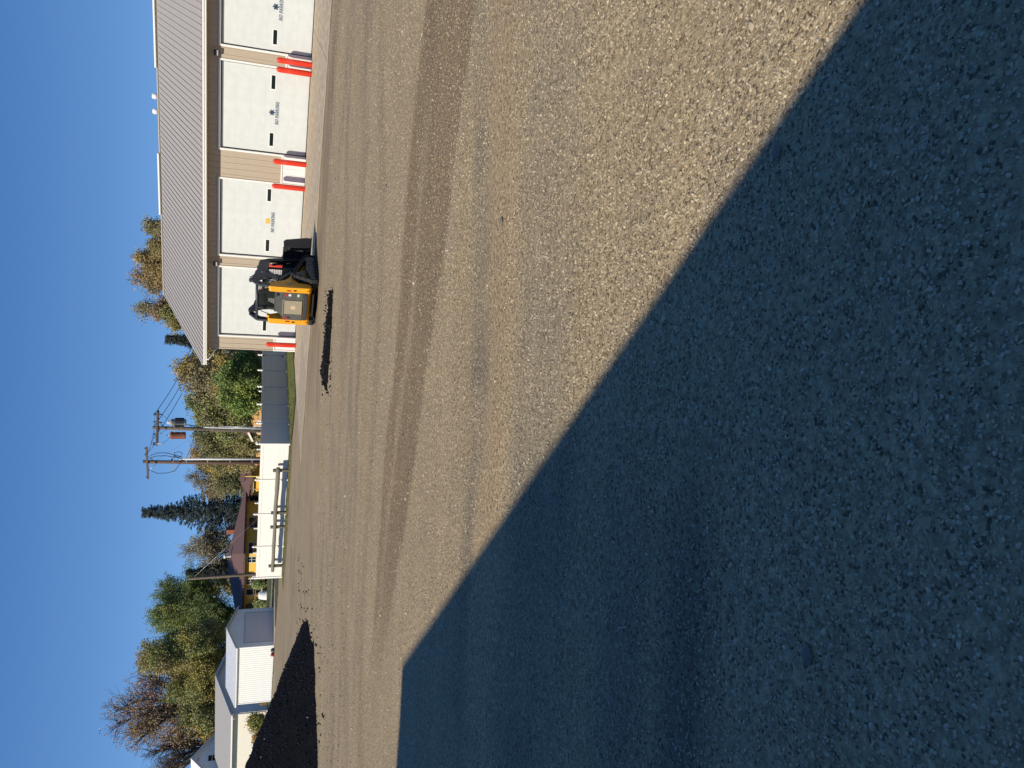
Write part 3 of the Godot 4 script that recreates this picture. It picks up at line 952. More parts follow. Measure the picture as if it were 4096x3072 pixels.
func white_shed() -> void:
	var t := thing("white_shed", "small white ribbed metal shed with its gable door in shade", "shed", -26.3, 4.77)
	var L := 5.92
	var D := 3.75
	var H := 2.62
	var R := 3.3
	bb(t, "core_wall", Vector3(-L + 0.02, -0.05, -D + 0.02), Vector3(-0.02, H, -0.02), "shed_white")
	obj(t, "gable_wall", plate([[0.02, H], [D - 0.02, H], [D / 2, R - 0.05]], -L + 0.02, -0.021), M.shed_white)
	var c := 27
	var pw := L / c
	for i in c:
		obj(t, "siding_panel", rib_panel(pw, H - 0.02, 0, 0.03, 0.02), M.shed_white, Vector3(-L + i * pw, 0.04, -0.019))
	# gable end boards facing +x, with the door
	for i in 17:
		var y0 := 0.02 + i * 0.19
		var half := D / 2 - 0.01
		if y0 + 0.1 > H: half = (R - 0.05 - y0 - 0.12) / (R - H) * D / 2
		if half < 0.05: continue
		if y0 < 2.05:
			bb(t, "gable_board", Vector3(-0.02, y0, -0.42), Vector3(0.002, y0 + 0.186, -0.01), "shed_white", 0.003)
			bb(t, "gable_board", Vector3(-0.02, y0, -D + 0.01), Vector3(0.002, y0 + 0.186, -3.36), "shed_white", 0.003)
		else:
			bb(t, "gable_board", Vector3(-0.02, y0, -D / 2 - half), Vector3(0.002, minf(y0 + 0.186, R - 0.05), -D / 2 + half), "shed_white", 0.003)
	var dr := bb(t, "door", Vector3(-0.05, 0.03, -3.34), Vector3(-0.012, 2.02, -0.44), "shed_door")
	for i in 5:
		box(dr, "panel", Vector3(0.014, 0.385, 2.88), Vector3(0.026, -0.796 + i * 0.398, 0), "shed_door", Vector3.ZERO, 0.006)
	for z in [-0.44, -3.34]:
		bb(t, "door_trim", Vector3(-0.01, 0.02, z - 0.05), Vector3(0.03, 2.1, z + 0.05), "gray_trim")
	bb(t, "door_trim", Vector3(-0.01, 2.03, -3.285), Vector3(0.032, 2.13, -0.495), "gray_trim")
	bb(t, "corner_trim", Vector3(-0.07, 0.0, -0.07), Vector3(0.022, H, 0.022), "shed_white")
	bb(t, "corner_trim", Vector3(-L - 0.022, 0.0, -0.07), Vector3(-L + 0.07, H, 0.022), "shed_white")
	# roof of ribbed sheets
	var ang := atan2(R - H, D / 2)
	var run := D / 2 + 0.16
	var leng := run / cos(ang)
	var y0 := R - run * tan(ang) + 0.03
	var rc := 27
	var rw := (L + 0.3) / rc
	var rp := rib_panel(rw, leng, 0, 0.03, 0.025)
	for i in rc:
		obj(t, "roof_panel", rp, M.white_metal, Vector3(-L - 0.15 + i * rw, y0, 0.16), Vector3(-(90.0 - rad_to_deg(ang)), 0, 0))
	obj(t, "roof_back", slab4(Vector3(-L - 0.15, R + 0.03, -D / 2), Vector3(0.15, R + 0.03, -D / 2), Vector3(0.15, y0, -D - 0.16), Vector3(-L - 0.15, y0, -D - 0.16), 0.03), M.white_metal)
	for k in [[0.17, y0, R + 0.04], [-D - 0.17, y0, R + 0.04]]:
		var z0: float = k[0]
		obj(t, "rake_trim", plate([[-z0, y0 + 0.03], [D / 2, R + 0.06], [D / 2, R - 0.05], [-z0, y0 - 0.08]], 0.1, 0.16), M.gray_trim)
	bb(t, "eave_trim", Vector3(-L - 0.15, y0 - 0.09, 0.14), Vector3(0.1, y0 - 0.01, 0.17), "white_trim")
	# red and black toppled bin by the corner
	t = thing("feed_tub", "small dark red tub with black hood at the shed's near corner", "tub", -26.62, 4.35, 20)
	obj(t, "tub", lathe([[0.001, 0.0], [0.1, 0.0], [0.12, 0.2], [0.105, 0.2], [0.09, 0.03], [0.001, 0.03]], 14), M.clay_red, Vector3(0, 0.12, 0.0), Vector3(0, 0, 80))
	obj(t, "hood", lathe([[0.16, 0.0], [0.16, 0.14], [0.12, 0.22], [0.05, 0.25], [0.001, 0.26]], 14), M.dark_metal, Vector3(0.2, 0.0, -0.05))

func white_house() -> void:
	var t := thing("white_house", "white house with gray shingle roof behind the asphalt pile", "house", -40, 10.2)
	var H := 3.12
	var D := 8.0
	var P := 4.45
	bb(t, "core_wall", Vector3(-20, -0.1, -D), Vector3(-0.03, H, -0.03), "cream_siding")
	# closely ribbed vertical siding on the sunny front, one corrugated sheet (ribs too fine to part)
	var st := begin()
	var n := 180
	for i in n:
		var xa := -20.0 + i * (20.0 / n)
		var xb := xa + 20.0 / n
		quad(st, Vector3(xa, H - 0.1, 0.0), Vector3(xb - 0.02, H - 0.1, 0.0), Vector3(xb - 0.02, 0, 0.0), Vector3(xa, 0, 0.0))
		quad(st, Vector3(xb - 0.02, H - 0.1, 0.0), Vector3(xb, H - 0.1, -0.02), Vector3(xb, 0, -0.02), Vector3(xb - 0.02, 0, 0.0))
		quad(st, Vector3(xb, H - 0.1, -0.02), Vector3(xb + 0.002, H - 0.1, 0.0), Vector3(xb + 0.002, 0, 0.0), Vector3(xb, 0, -0.02))
	obj(t, "front_siding", done(st), M.cream_siding)
	lap_side(t, -D, 0.0, -0.015, 0.1, H, "shed_white", 0.12)
	obj(t, "gable_wall", plate([[0.0, H], [D, H], [D / 2, P - 0.12]], -0.2, -0.01), M.shed_white)
	var oh := 0.45
	var sl := (P - H) / (D / 2)
	obj(t, "roof", slab4(Vector3(-11, P - (D / 2 + oh) * sl, oh), Vector3(0.35, P - (D / 2 + oh) * sl, oh), Vector3(0.35, P, -D / 2), Vector3(-11, P, -D / 2), 0.1), M.gray_shingle)
	obj(t, "roof", slab4(Vector3(0.35, P - (D / 2 + oh) * sl, -D - oh), Vector3(-11, P - (D / 2 + oh) * sl, -D - oh), Vector3(-11, P, -D / 2), Vector3(0.35, P, -D / 2), 0.1), M.gray_shingle)
	var ye := P - (D / 2 + oh) * sl
	obj(t, "rake_trim", plate([[-oh, ye + 0.02], [D / 2, P + 0.03], [D + oh, ye + 0.02], [D + oh, ye - 0.2], [D / 2, P - 0.19], [-oh, ye - 0.2]], 0.34, 0.4), M.gray_trim)
	bb(t, "gutter", Vector3(-11, ye - 0.16, oh - 0.005), Vector3(0.33, ye - 0.03, oh + 0.09), "white_trim", 0.02)
	bb(t, "soffit", Vector3(-11, ye - 0.2, 0.02), Vector3(0.33, ye - 0.17, oh - 0.01), "white_trim")
	tube(t, "downspout", [Vector3(-0.1, ye - 0.16, oh + 0.04), Vector3(-0.1, ye - 0.3, oh), Vector3(-0.06, ye - 0.55, 0.06), Vector3(-0.06, 0.1, 0.06)], 0.04, "white_trim", 6)
	bb(t, "corner_trim", Vector3(-0.06, 0.0, -0.06), Vector3(0.02, H - 0.1, 0.025), "white_trim")
	window(t, Vector3(-9.1, 1.75, 0.004), 1.1, 1.1, false, true, "cream_siding")
	# meter and pipe on the shaded end
	bb(t, "meter_box", Vector3(0.0, 1.25, -1.6), Vector3(0.12, 1.55, -1.35), "galv", 0.01)
	tube(t, "conduit", [Vector3(0.05, 0.0, -1.48), Vector3(0.05, 1.25, -1.48)], 0.02, "galv", 6)
	# taller main part with its own gable
	var u := thing("tall_house", "taller white gabled house part with attic window at the lower left", "house", -52, 14.9)
	var hw := 3.2
	var pk := 6.62
	var ev := 4.0
	bb(u, "core_wall", Vector3(-9, -0.1, -hw), Vector3(-0.02, ev, hw), "shed_white")
	obj(u, "gable_wall", plate([[-hw, ev], [hw, ev], [0, pk - 0.08]], -0.2, -0.015), M.shed_white)
	for i in 15:
		var ya := 3.4 + i * 0.2
		var half := hw if ya < ev else hw * (pk - 0.12 - ya - 0.1) / (pk - ev)
		if half < 0.1: continue
		bb(u, "gable_board", Vector3(-0.016, ya, -half), Vector3(0.004, ya + 0.196, half), "shed_white", 0.003)
	var s2 := (pk - ev) / hw
	obj(u, "roof", slab4(Vector3(-9, ev - 0.35 * s2, hw + 0.35), Vector3(0.35, ev - 0.35 * s2, hw + 0.35), Vector3(0.35, pk, 0), Vector3(-9, pk, 0), 0.08), M.white_metal)
	obj(u, "roof", slab4(Vector3(0.35, ev - 0.35 * s2, -hw - 0.35), Vector3(-9, ev - 0.35 * s2, -hw - 0.35), Vector3(-9, pk, 0), Vector3(0.35, pk, 0), 0.08), M.white_metal)
	obj(u, "rake_trim", plate([[-hw - 0.35, ev - 0.35 * s2 + 0.02], [0, pk + 0.03], [hw + 0.35, ev - 0.35 * s2 + 0.02], [hw + 0.35, ev - 0.35 * s2 - 0.2], [0, pk - 0.19], [-hw - 0.35, ev - 0.35 * s2 - 0.2]], 0.34, 0.4), M.gray_trim)
	window(u, Vector3(0.006, 4.72, 0.0), 0.62, 0.7, true, false)
	bb(u, "gable_vent", Vector3(0.004, 5.85, -0.18), Vector3(0.02, 6.1, 0.18), "gray_trim")

func yellow_house() -> void:
	var t := thing("yellow_house", "yellow sided house with brown hip roof behind the white fence", "house", -39.8, 30)
	var H := 2.42
	var fw := 12.0
	var D := 11.3
	bb(t, "core_wall", Vector3(-fw, -0.1, -D), Vector3(-0.03, H, -0.03), "yellow_siding")
	lap_wall(t, -fw, 0.0, 0.0, 0.45, H, "yellow_siding", 0.165, 1.0, [[-1.25, -0.35, 1.15, 2.15], [-4.35, -3.5, 1.15, 2.2], [-5.95, -4.95, 0.5, 2.15]])
	lap_side(t, -D, 0.0, -0.008, 0.45, H, "yellow_siding", 0.165)
	window(t, Vector3(-0.8, 1.65, 0.004), 0.75, 0.85, false, true)
	window(t, Vector3(-3.92, 1.7, 0.004), 0.7, 0.85, false, true)
	window(t, Vector3(-5.45, 1.35, 0.004), 0.85, 1.5, false, false)
	for z in [-0.9, -5.2, -9.9]: window(t, Vector3(0.012, 1.55, z), 1.7, 0.95, true, true, "gray_trim")
	# hip roof
	var o := 0.5
	var ye := 2.5
	var yr := 4.22
	var A := Vector3(o, ye, o)
	var B := Vector3(-fw - o, ye, o)
	var C := Vector3(-fw - o, ye, -D - o)
	var E := Vector3(o, ye, -D - o)
	var R1 := Vector3(-4.9, yr, -D / 2)
	var R2 := Vector3(-7.3, yr, -D / 2)
	obj(t, "roof", slab4(B, A, R1, R2, 0.1), M.brown_shingle)
	obj(t, "roof", slab4(E, C, R2, R1, 0.1), M.brown_shingle)
	for tri in [[A, E, R1], [C, B, R2]]:
		var st := begin()
		st.add_vertex(tri[0]); st.add_vertex(tri[1]); st.add_vertex(tri[2])
		obj(t, "roof", done(st), M.brown_shingle)
	bb(t, "soffit", Vector3(-fw - o + 0.03, ye - 0.14, -D - o + 0.03), Vector3(o - 0.03, ye - 0.105, o - 0.03), "deck_wood")
	bb(t, "fascia", Vector3(-fw - o, ye - 0.2, o - 0.02), Vector3(o, ye - 0.01, o + 0.04), "brown_fascia")
	bb(t, "fascia", Vector3(o - 0.02, ye - 0.2, -D - o), Vector3(o + 0.04, ye - 0.01, o - 0.025), "brown_fascia")
	# chimney of brick courses
	var ch := box(t, "chimney", Vector3(0.6, 1.5, 0.6), Vector3(-3.3, 3.75, -7.9), "brick", Vector3.ZERO, 0.01)
	for i in 8:
		box(ch, "brick_course", Vector3(0.63, 0.07, 0.63), Vector3(0, -0.1 + i * 0.1, 0), "brick", Vector3(0, 0, 0), 0.008)
	obj(t, "roof_vent", lathe([[0.001, 0.5], [0.2, 0.45], [0.24, 0.3], [0.16, 0.26], [0.12, -0.3]], 12), M.white_trim, Vector3(-3.75, 4.15, -4.0))
	# small front-facing gable wing at the far right
	obj(t, "wing_roof", slab4(Vector3(0.3, 2.3, -9.2), Vector3(3.6, 1.95, -9.2), Vector3(3.6, 1.95, -14), Vector3(0.3, 3.1, -12), 0.1), M.brown_shingle)
	obj(t, "wing_roof", slab4(Vector3(0.4, 3.0, -11.6), Vector3(5.2, 2.1, -11.6), Vector3(5.2, 2.1, -15), Vector3(0.4, 3.3, -13), 0.1), M.brown_shingle)
	bb(t, "wing_wall", Vector3(0.4, 0, -14), Vector3(3.2, 1.95, -9.6), "yellow_siding")
	bb(t, "wing_fascia", Vector3(0.4, 1.72, -9.24), Vector3(3.6, 1.94, -9.18), "brown_fascia")
	# deck with rail in front of the left part
	var dk := thing("deck", "brown wooden deck with rail before the yellow house", "deck", -44.2, 29.9)
	bb(dk, "platform", Vector3(-5.5, 0.3, 0.02), Vector3(3.2, 0.42, 2.0), "deck_wood")
	bb(dk, "skirt", Vector3(-5.5, 0.0, 1.86), Vector3(3.2, 0.29, 1.9), "dark_metal")
	bb(dk, "rail", Vector3(-5.5, 1.12, 1.9), Vector3(2.0, 1.22, 1.98), "deck_wood")
	for i in 7:
		bb(dk, "rail_post", Vector3(-5.5 + i * 1.22, 0.42, 1.9), Vector3(-5.42 + i * 1.22, 1.115, 1.97), "deck_wood")
	var cv := thing("covered_grill", "white cloth covered grill on the lawn before the deck", "grill", -43.2, 27.3, 25)
	obj(cv, "cover", lathe([[0.55, 0.0], [0.5, 0.35], [0.42, 0.7], [0.3, 0.85], [0.001, 0.9]], 14), M.cloth_white, Vector3.ZERO)
	bb(cv, "side_shelf", Vector3(0.35, 0.5, -0.2), Vector3(0.85, 0.55, 0.2), "cloth_white", 0.02)
	var bn := thing("blue_bin", "small bright blue bin on the deck by the shed's edge", "bin", -48.0, 28.3, 0, "", 0.43)
	obj(bn, "body", lathe([[0.001, 0], [0.2, 0], [0.25, 0.62], [0.001, 0.62]], 12), M.blue_plastic)
	obj(bn, "lid", lathe([[0.28, 0.62], [0.28, 0.66], [0.001, 0.7]], 12), M.blue_plastic)
	for k in [[-42.7, 1.75, "round dark metal wall wreath left of the corner window"], [-47.3, 1.7, "round dark metal wall wreath near the shed's edge"]]:
		var w := thing("wall_wreath", k[2], "wreath", k[0], 29.93, 0, "wall wreaths on the yellow house", k[1])
		for i in 9:
			var a := TAU * i / 9.0
			tube(w, "spoke", [Vector3(cos(a) * 0.1, sin(a) * 0.1, 0.02), Vector3(cos(a + 0.3) * 0.4, sin(a + 0.3) * 0.4, 0.05)], 0.03, "dark_metal", 5)
		var pts := []
		for i in 25: pts.append(Vector3(cos(TAU * i / 24.0) * 0.36, sin(TAU * i / 24.0) * 0.36, 0.04))
		tube(w, "ring", pts, 0.045, "dark_metal", 6)

# ---------------------------------------------------------------- fences
func finial() -> ArrayMesh:
	return lathe([[0.075, 0.0], [0.075, 0.03], [0.05, 0.04], [0.035, 0.06], [0.06, 0.09], [0.07, 0.12], [0.062, 0.16], [0.035, 0.21], [0.001, 0.25]], 12)

func fence_run(t: Node3D, posts: Array, boards := true, gate := -1) -> void:
	# posts are distances along local x; panel between each pair
	var H := 1.5
	for i in posts.size():
		var x: float = posts[i]
		var p := box(t, "post", Vector3(0.115, H + 0.08, 0.115), Vector3(x, (H + 0.08) / 2 - 0.03, 0), "vinyl", Vector3.ZERO, 0.008)
		obj(p, "finial", finial(), M.vinyl, Vector3(0, (H + 0.08) / 2, 0))
		if i == posts.size() - 1: break
		var x2: float = posts[i + 1]
		var a := x + 0.06
		var b := x2 - 0.06
		bb(t, "top_rail", Vector3(a, H - 0.13, -0.024), Vector3(b, H + 0.02, 0.024), "vinyl", 0.008)
		bb(t, "bottom_rail", Vector3(a, 0.085, -0.024), Vector3(b, 0.225, 0.024), "vinyl", 0.008)
		if boards:
			var c := int(round((b - a) / 0.15))
			var w := (b - a) / c
			for k in c:
				bb(t, "board", Vector3(a + k * w + 0.0003, 0.226, -0.011), Vector3(a + (k + 1) * w - 0.0003, H - 0.131, 0.011), "vinyl", 0.0015)
		else:
			bb(t, "panel", Vector3(a, 0.226, -0.011), Vector3(b, H - 0.131, 0.011), "vinyl", 0.003)
		if i == gate:
			for y in [0.3, H - 0.06]: bb(t, "hinge", Vector3(b - 0.16, y - 0.04, 0.024), Vector3(b + 0.02, y + 0.04, 0.05), "dark_metal", 0.006)

func fences() -> void:
	var t := thing("white_fence", "sunlit white vinyl fence behind the timber rail", "fence", -14.38, -1.0)
	var ps := []
	for i in 5: ps.append(i * 2.335)
	fence_run(t, ps)
	t = thing("side_fence", "shaded white vinyl fence running back beside the garage", "fence", -5.04, -1.0, 90)
	ps = [0.0, 2.03, 4.06, 6.09, 8.12, 10.15, 11.6]
	ps[0] = 0.13
	fence_run(t, ps, true, 4)
	t = thing("back_fence", "far white vinyl fence whose post tops show over the near one", "fence", -24.0, 9.5, 0, "", -0.12)
	ps = []
	for i in 8: ps.append(i * 2.3)
	fence_run(t, ps, false)
	# timber rail
	t = thing("timber_rail", "weathered gray timber rail on short posts before the white fence", "rail", -13.44, -1.52)
	for x in [0.28, 3.13, 4.13, 6.98]:
		box(t, "rail_post", Vector3(0.14, 0.92, 0.14), Vector3(x, 0.4, -0.12), "timber_post", Vector3(0, rng.randf_range(-4, 4), rng.randf_range(-1, 1)), 0.012)
	var pts := []
	var rad := []
	for i in 9:
		pts.append(Vector3(i * 3.6 / 8.0, 0.625 + rng.randf_range(-0.012, 0.012), rng.randf_range(-0.01, 0.01)))
		rad.append(0.094 + rng.randf_range(-0.006, 0.006))
	tube(t, "rail", pts, rad, "timber", 10)
	pts = []
	rad = []
	for i in 9:
		pts.append(Vector3(3.61 + i * 3.59 / 8.0, 0.64 - i * 0.006 + rng.randf_range(-0.012, 0.012), rng.randf_range(-0.01, 0.01)))
		rad.append(0.1 + i * 0.002 + rng.randf_range(-0.006, 0.006))
	tube(t, "rail", pts, rad, "timber", 10)

# ---------------------------------------------------------------- poles and wires
func sag(a: Vector3, b: Vector3, d: float, n := 16) -> Array:
	var r := []
	for i in n + 1:
		var t := float(i) / n
		r.append(a.lerp(b, t) + Vector3.DOWN * d * 4 * t * (1 - t))
	return r

func wire(label: String, a: Vector3, b: Vector3, d: float, r := 0.012, m := "wire", called := "power_wire") -> void:
	var o := tube(self, called, sag(a, b, d), r, m, 5)
	tag(o, label, "wire")

func insulator_on(parent: Node, p: Vector3) -> void:
	obj(parent, "insulator", lathe([[0.02, -0.02], [0.02, 0.06], [0.06, 0.07], [0.065, 0.1], [0.04, 0.12], [0.055, 0.14], [0.05, 0.18], [0.001, 0.2]], 10), M.insulator, p)

func poles() -> void:
	var top1 := 9.12
	var t := thing("utility_pole", "brown wooden utility pole with crossarm and white conduit", "utility pole", -15.35, 12)
	tube(t, "shaft", [Vector3(0, -0.2, 0), Vector3(0.0, 4.5, 0), Vector3(0.1, top1, 0)], [0.165, 0.145, 0.115], "pole_brown", 12)
	var arm := box(t, "crossarm", Vector3(2.3, 0.13, 0.1), Vector3(0.1, 8.83, 0.16), "arm_wood", Vector3(0, 20, 3), 0.01)
	for x in [-1.02, 0.62, 1.05]: insulator_on(arm, Vector3(x, -0.06, 0.0))
	tube(t, "brace", [Vector3(-0.45, 8.75, 0.25), Vector3(0.06, 8.25, 0.15)], 0.025, "galv", 6)
	tube(t, "brace", [Vector3(0.6, 8.78, 0.1), Vector3(0.1, 8.25, 0.15)], 0.025, "insulator", 6)
	tube(t, "conduit", [Vector3(0.37, 0, 0.1), Vector3(0.4, 6.75, 0.1)], 0.075, "conduit", 10)
	for y in [1.9, 3.4, 4.9, 6.3]: bb(t, "strap", Vector3(0.08, y, 0.06), Vector3(0.34, y + 0.05, 0.12), "galv")
	for k in [[0.3, 1.0, 6.9], [0.62, 0.75, 7.0], [-0.1, -0.72, 7.2]]:
		tube(t, "cable", [Vector3(k[1] * 0.75, 8.6, 0.2), Vector3(k[1], 8.2, 0.25), Vector3(k[1], 7.6, 0.22), Vector3(k[1] * 0.8, 7.1, 0.2), Vector3(k[0], k[2] - 0.4, 0.15), Vector3(0.4, 6.6, 0.1)], 0.022, "wire", 6)
	tube(t, "cable_loop", [Vector3(0.45, 6.75, 0.1), Vector3(0.6, 7.05, 0.12), Vector3(0.95, 7.1, 0.15), Vector3(1.05, 6.8, 0.15), Vector3(0.9, 6.55, 0.12), Vector3(0.6, 6.7, 0.1), Vector3(0.75, 7.0, 0.1), Vector3(0.5, 7.2, 0.1)], 0.022, "wire", 6)
	for y in [7.15, 7.2]:
		bb(t, "bracket", Vector3(-0.75 if y > 7.16 else 0.1, y, 0.1), Vector3(-0.08 if y > 7.16 else 0.75, y + 0.04, 0.14), "galv")
	var top2 := 8.42
	var u := thing("transformer_pole", "gray wooden utility pole carrying two transformers", "utility pole", -12.6, 12)
	tube(u, "shaft", [Vector3(0, -0.2, 0), Vector3(0.05, 4.5, 0), Vector3(0.17, top2, 0)], [0.17, 0.15, 0.115], "pole_gray", 12)
	arm = box(u, "crossarm", Vector3(2.25, 0.13, 0.1), Vector3(0.15, 8.12, 0.16), "arm_wood", Vector3(0, 38, 1), 0.01)
	var arm2 := box(u, "crossarm", Vector3(2.25, 0.13, 0.1), Vector3(0.15, 8.12, -0.16), "arm_wood", Vector3(0, 38, 1), 0.01)
	for x in [-1.05, -0.95, -0.35, 0.5, 0.98, 1.07]: insulator_on(arm, Vector3(x, 0.06, 0.0))
	for x in [-1.0, 1.0, 0.45]:
		obj(arm, "fuse_cutout", lathe([[0.03, -0.3], [0.05, -0.25], [0.03, -0.2], [0.05, -0.15], [0.03, -0.1], [0.05, -0.05], [0.02, 0.0]], 8), M.ceramic if x < 0 else M.insulator, Vector3(x, -0.02, 0.1))
	tube(u, "brace", [Vector3(-0.3, 8.05, 0.2), Vector3(0.12, 7.55, 0.14)], 0.022, "galv", 6)
	tube(u, "brace", [Vector3(0.65, 8.05, 0.0), Vector3(0.18, 7.55, 0.14)], 0.03, "insulator", 6)
	# transformers
	var can := [[0.001, -0.02], [0.24, 0.0], [0.25, 0.05], [0.25, 0.85], [0.27, 0.87], [0.27, 0.92], [0.18, 1.0], [0.001, 1.02]]
	var tr := obj(u, "transformer", lathe(can, 18), M.transformer_gray, Vector3(0.62, 6.3, 0.05))
	tr.set_meta("label", "gray finned transformer on the pole's right side")
	for i in 7:
		var a := TAU * i / 14.0 - 0.6
		box(tr, "fin", Vector3(0.1, 0.6, 0.02), Vector3(cos(a) * 0.29, 0.42, sin(a) * 0.29), "insulator", Vector3(0, -rad_to_deg(a), 0), 0.004)
	for k in [[0.1, 0.1], [-0.1, -0.05]]: obj(tr, "bushing", lathe([[0.05, 0.0], [0.06, 0.05], [0.04, 0.1], [0.06, 0.15], [0.03, 0.22], [0.001, 0.24]], 8), M.ceramic, Vector3(k[0], 0.98, k[1]))
	tr = obj(u, "transformer", lathe(can, 18), M.transformer_rust, Vector3(-0.42, 6.35, 0.05))
	tr.set_meta("label", "rusty red transformer on the pole's left side")
	obj(tr, "bushing", lathe([[0.05, 0.0], [0.06, 0.05], [0.04, 0.1], [0.06, 0.15], [0.03, 0.22], [0.001, 0.24]], 8), M.ceramic, Vector3(0, 0.98, 0))
	for y in [6.6, 7.0]:
		bb(u, "bracket", Vector3(-0.3, y, -0.03), Vector3(0.45, y + 0.07, 0.05), "galv")
	tube(u, "riser", [Vector3(0.22, 0, 0.14), Vector3(0.3, 5.2, 0.1)], 0.045, "conduit", 8)
	tube(u, "riser", [Vector3(0.3, 0, 0.12), Vector3(0.38, 4.2, 0.08)], 0.03, "galv", 8)
	for y in [1.9, 3.3, 4.6]: bb(u, "strap", Vector3(0.1, y, 0.08), Vector3(0.42, y + 0.05, 0.13), "galv")
	tube(u, "drop_wire", sag(Vector3(1.0, 8.0, -0.5), Vector3(0.62, 7.3, 0.1), 0.1, 8), 0.01, "wire", 5)
	tube(u, "drop_wire", sag(Vector3(-0.8, 8.0, 0.7), Vector3(-0.42, 7.35, 0.1), 0.15, 8), 0.01, "wire", 5)
	for k in 4:
		tube(u, "low_cable", sag(Vector3(0.1, 5.9 - k * 0.28, 0.15), Vector3(0.6, 6.3, 0.2), 0.2 + k * 0.05, 8), 0.014, "wire", 5)
		insulator_on(u, Vector3(-0.02, 5.62 - k * 0.27, 0.17))
	# wires between the poles and on to the right
	var a1 := W(-15.25, 8.95, 11.84)
	var a2 := W(-12.45, 8.3, 11.84)
	wire("upper wire from the brown pole to the transformer pole, nearest", a1 + F * 0.9 - N * 0.3, a2 - F * 0.85 - N * 0.6, 0.12)
	wire("upper wire from the brown pole to the transformer pole, middle", a1 + F * 0.6, a2 - F * 0.2, 0.1)
	wire("upper wire from the brown pole to the transformer pole, farthest", a1 + F * 0.2 + N * 0.2, a2 + F * 0.8 + N * 0.65, 0.15)
	wire("top wire running from the transformer pole over the garage roof", a2 + F * 0.85 + N * 0.65, W(-24.0, 9.4, 56), 1.0, 0.022)
	wire("middle wire running from the transformer pole over the garage roof", a2 + F * 0.2 + N * 0.1, W(-25.0, 9.0, 56), 1.0, 0.022)
	wire("low wire running from the transformer pole over the garage roof", a2 - F * 0.5 - N * 0.4, W(-25.7, 8.8, 56), 1.0, 0.022)
	for k in 3:
		wire(["highest", "middle", "lowest"][k] + " service cable low between the two utility poles", W(-14.95, 6.35 - k * 0.25, 11.9), W(-12.6, 5.75 - k * 0.22, 11.86), 0.08, 0.014, "wire", "service_cable")
	wire("thin wire from the brown pole down to the left trees", W(-15.4, 8.6, 12), W(-34, 6.0, 40), 0.5, 0.016)
	var wt := thing("wire_weight", "small black cylinder hanging on the thin left wire", "wire marker", -18.5, 16.75, 35, "", 7.78)
	obj(wt, "body", lathe([[0.001, -0.18], [0.08, -0.16], [0.08, 0.16], [0.001, 0.18]], 10), M.wire, Vector3.ZERO, Vector3(0, 0, 80))
	# short plain pole at the fence end
	var v := thing("plain_pole", "short bare gray pole leaning at the white fence's left end", "pole", -16.9, 2.0)
	tube(v, "shaft", [Vector3(0.08, -0.2, 0), Vector3(0.0, 3.0, 0), Vector3(-0.1, 5.44, 0)], [0.105, 0.095, 0.08], "pole_gray", 10)
	var gw := tube(self, "guy_wire", [W(-17.0, 5.2, 2), W(-13.9, 1.6, 3.6), W(-12.6, 0, 4.2)], 0.006, "galv", 5)
	tag(gw, "steel guy wire from the bare pole to behind the fence", "wire")
	gw = tube(self, "guy_wire", [W(-15.3, 8.5, 12), W(-14.9, 1.0, 21.6)], 0.006, "galv", 5)
	tag(gw, "steel guy wire behind the brown utility pole", "wire")
	var g2 := thing("guy_marker", "tall yellow guy wire sleeve standing behind the white fence", "marker", -14.4, 9.0)
	tube(g2, "sleeve", [Vector3(0, 0.2, 0), Vector3(0.0, 2.35, 0)], 0.035, "marker_yellow", 8)
	tube(g2, "wire", [Vector3(0, 0, 0), Vector3(0, 0.2, 0)], 0.01, "galv", 5)
	var g3 := thing("guy_marker", "slanting orange guy wire sleeve behind the fence's second panel", "marker", -13.9, 14.0)
	tube(g3, "sleeve", [Vector3(0.5, 0.6, 0), Vector3(-0.2, 2.5, 0)], 0.03, "marker_red", 8)
	tube(g3, "wire", [Vector3(-0.2, 2.5, 0), Vector3(-0.9, 4.3, 0)], 0.01, "galv", 5)
	for k in [[-15.5, "short red marker rod left of the yellow sleeve"], [-13.4, "short red marker rod right of the yellow sleeve"]]:
		var g4 := thing("marker_rod", k[1], "marker", k[0], 9.0, 0, "red marker rods behind the fence")
		tube(g4, "rod", [Vector3(0, 0, 0), Vector3(0, 1.62, 0)], 0.03, "marker_red", 8)
		tube(g4, "tip", [Vector3(0, 1.62, 0), Vector3(0, 1.7, 0)], 0.032, "white_trim", 8)

# ---------------------------------------------------------------- trees
func leaf_cluster(size: float, spread: float, count: int, sd: int) -> ArrayMesh:
	var key := "c%.3f,%.3f,%d,%d" % [size, spread, count, sd]
	if cache.has(key): return cache[key]
	var r := RandomNumberGenerator.new()
	r.seed = sd
	var st := begin()
	for i in count:
		var p := Vector3(r.randfn(0, 1), r.randfn(0, 0.8), r.randfn(0, 1)) * spread * 0.5
		var a := Vector3(r.randfn(0, 1), r.randfn(0, 1), r.randfn(0, 1)).normalized()
		var b := a.cross(Vector3(r.randfn(0, 1), r.randfn(0, 1), r.randfn(0, 1)).normalized()).normalized()
		var c := a.cross(b) * size * 0.12
		var l := size * r.randf_range(0.7, 1.3)
		var w := l * 0.34
		st.add_vertex(p - a * l * 0.5); st.add_vertex(p + b * w + c); st.add_vertex(p + a * l * 0.5)
		st.add_vertex(p - a * l * 0.5); st.add_vertex(p + a * l * 0.5); st.add_vertex(p - b * w + c)
	cache[key] = done(st)
	return cache[key]

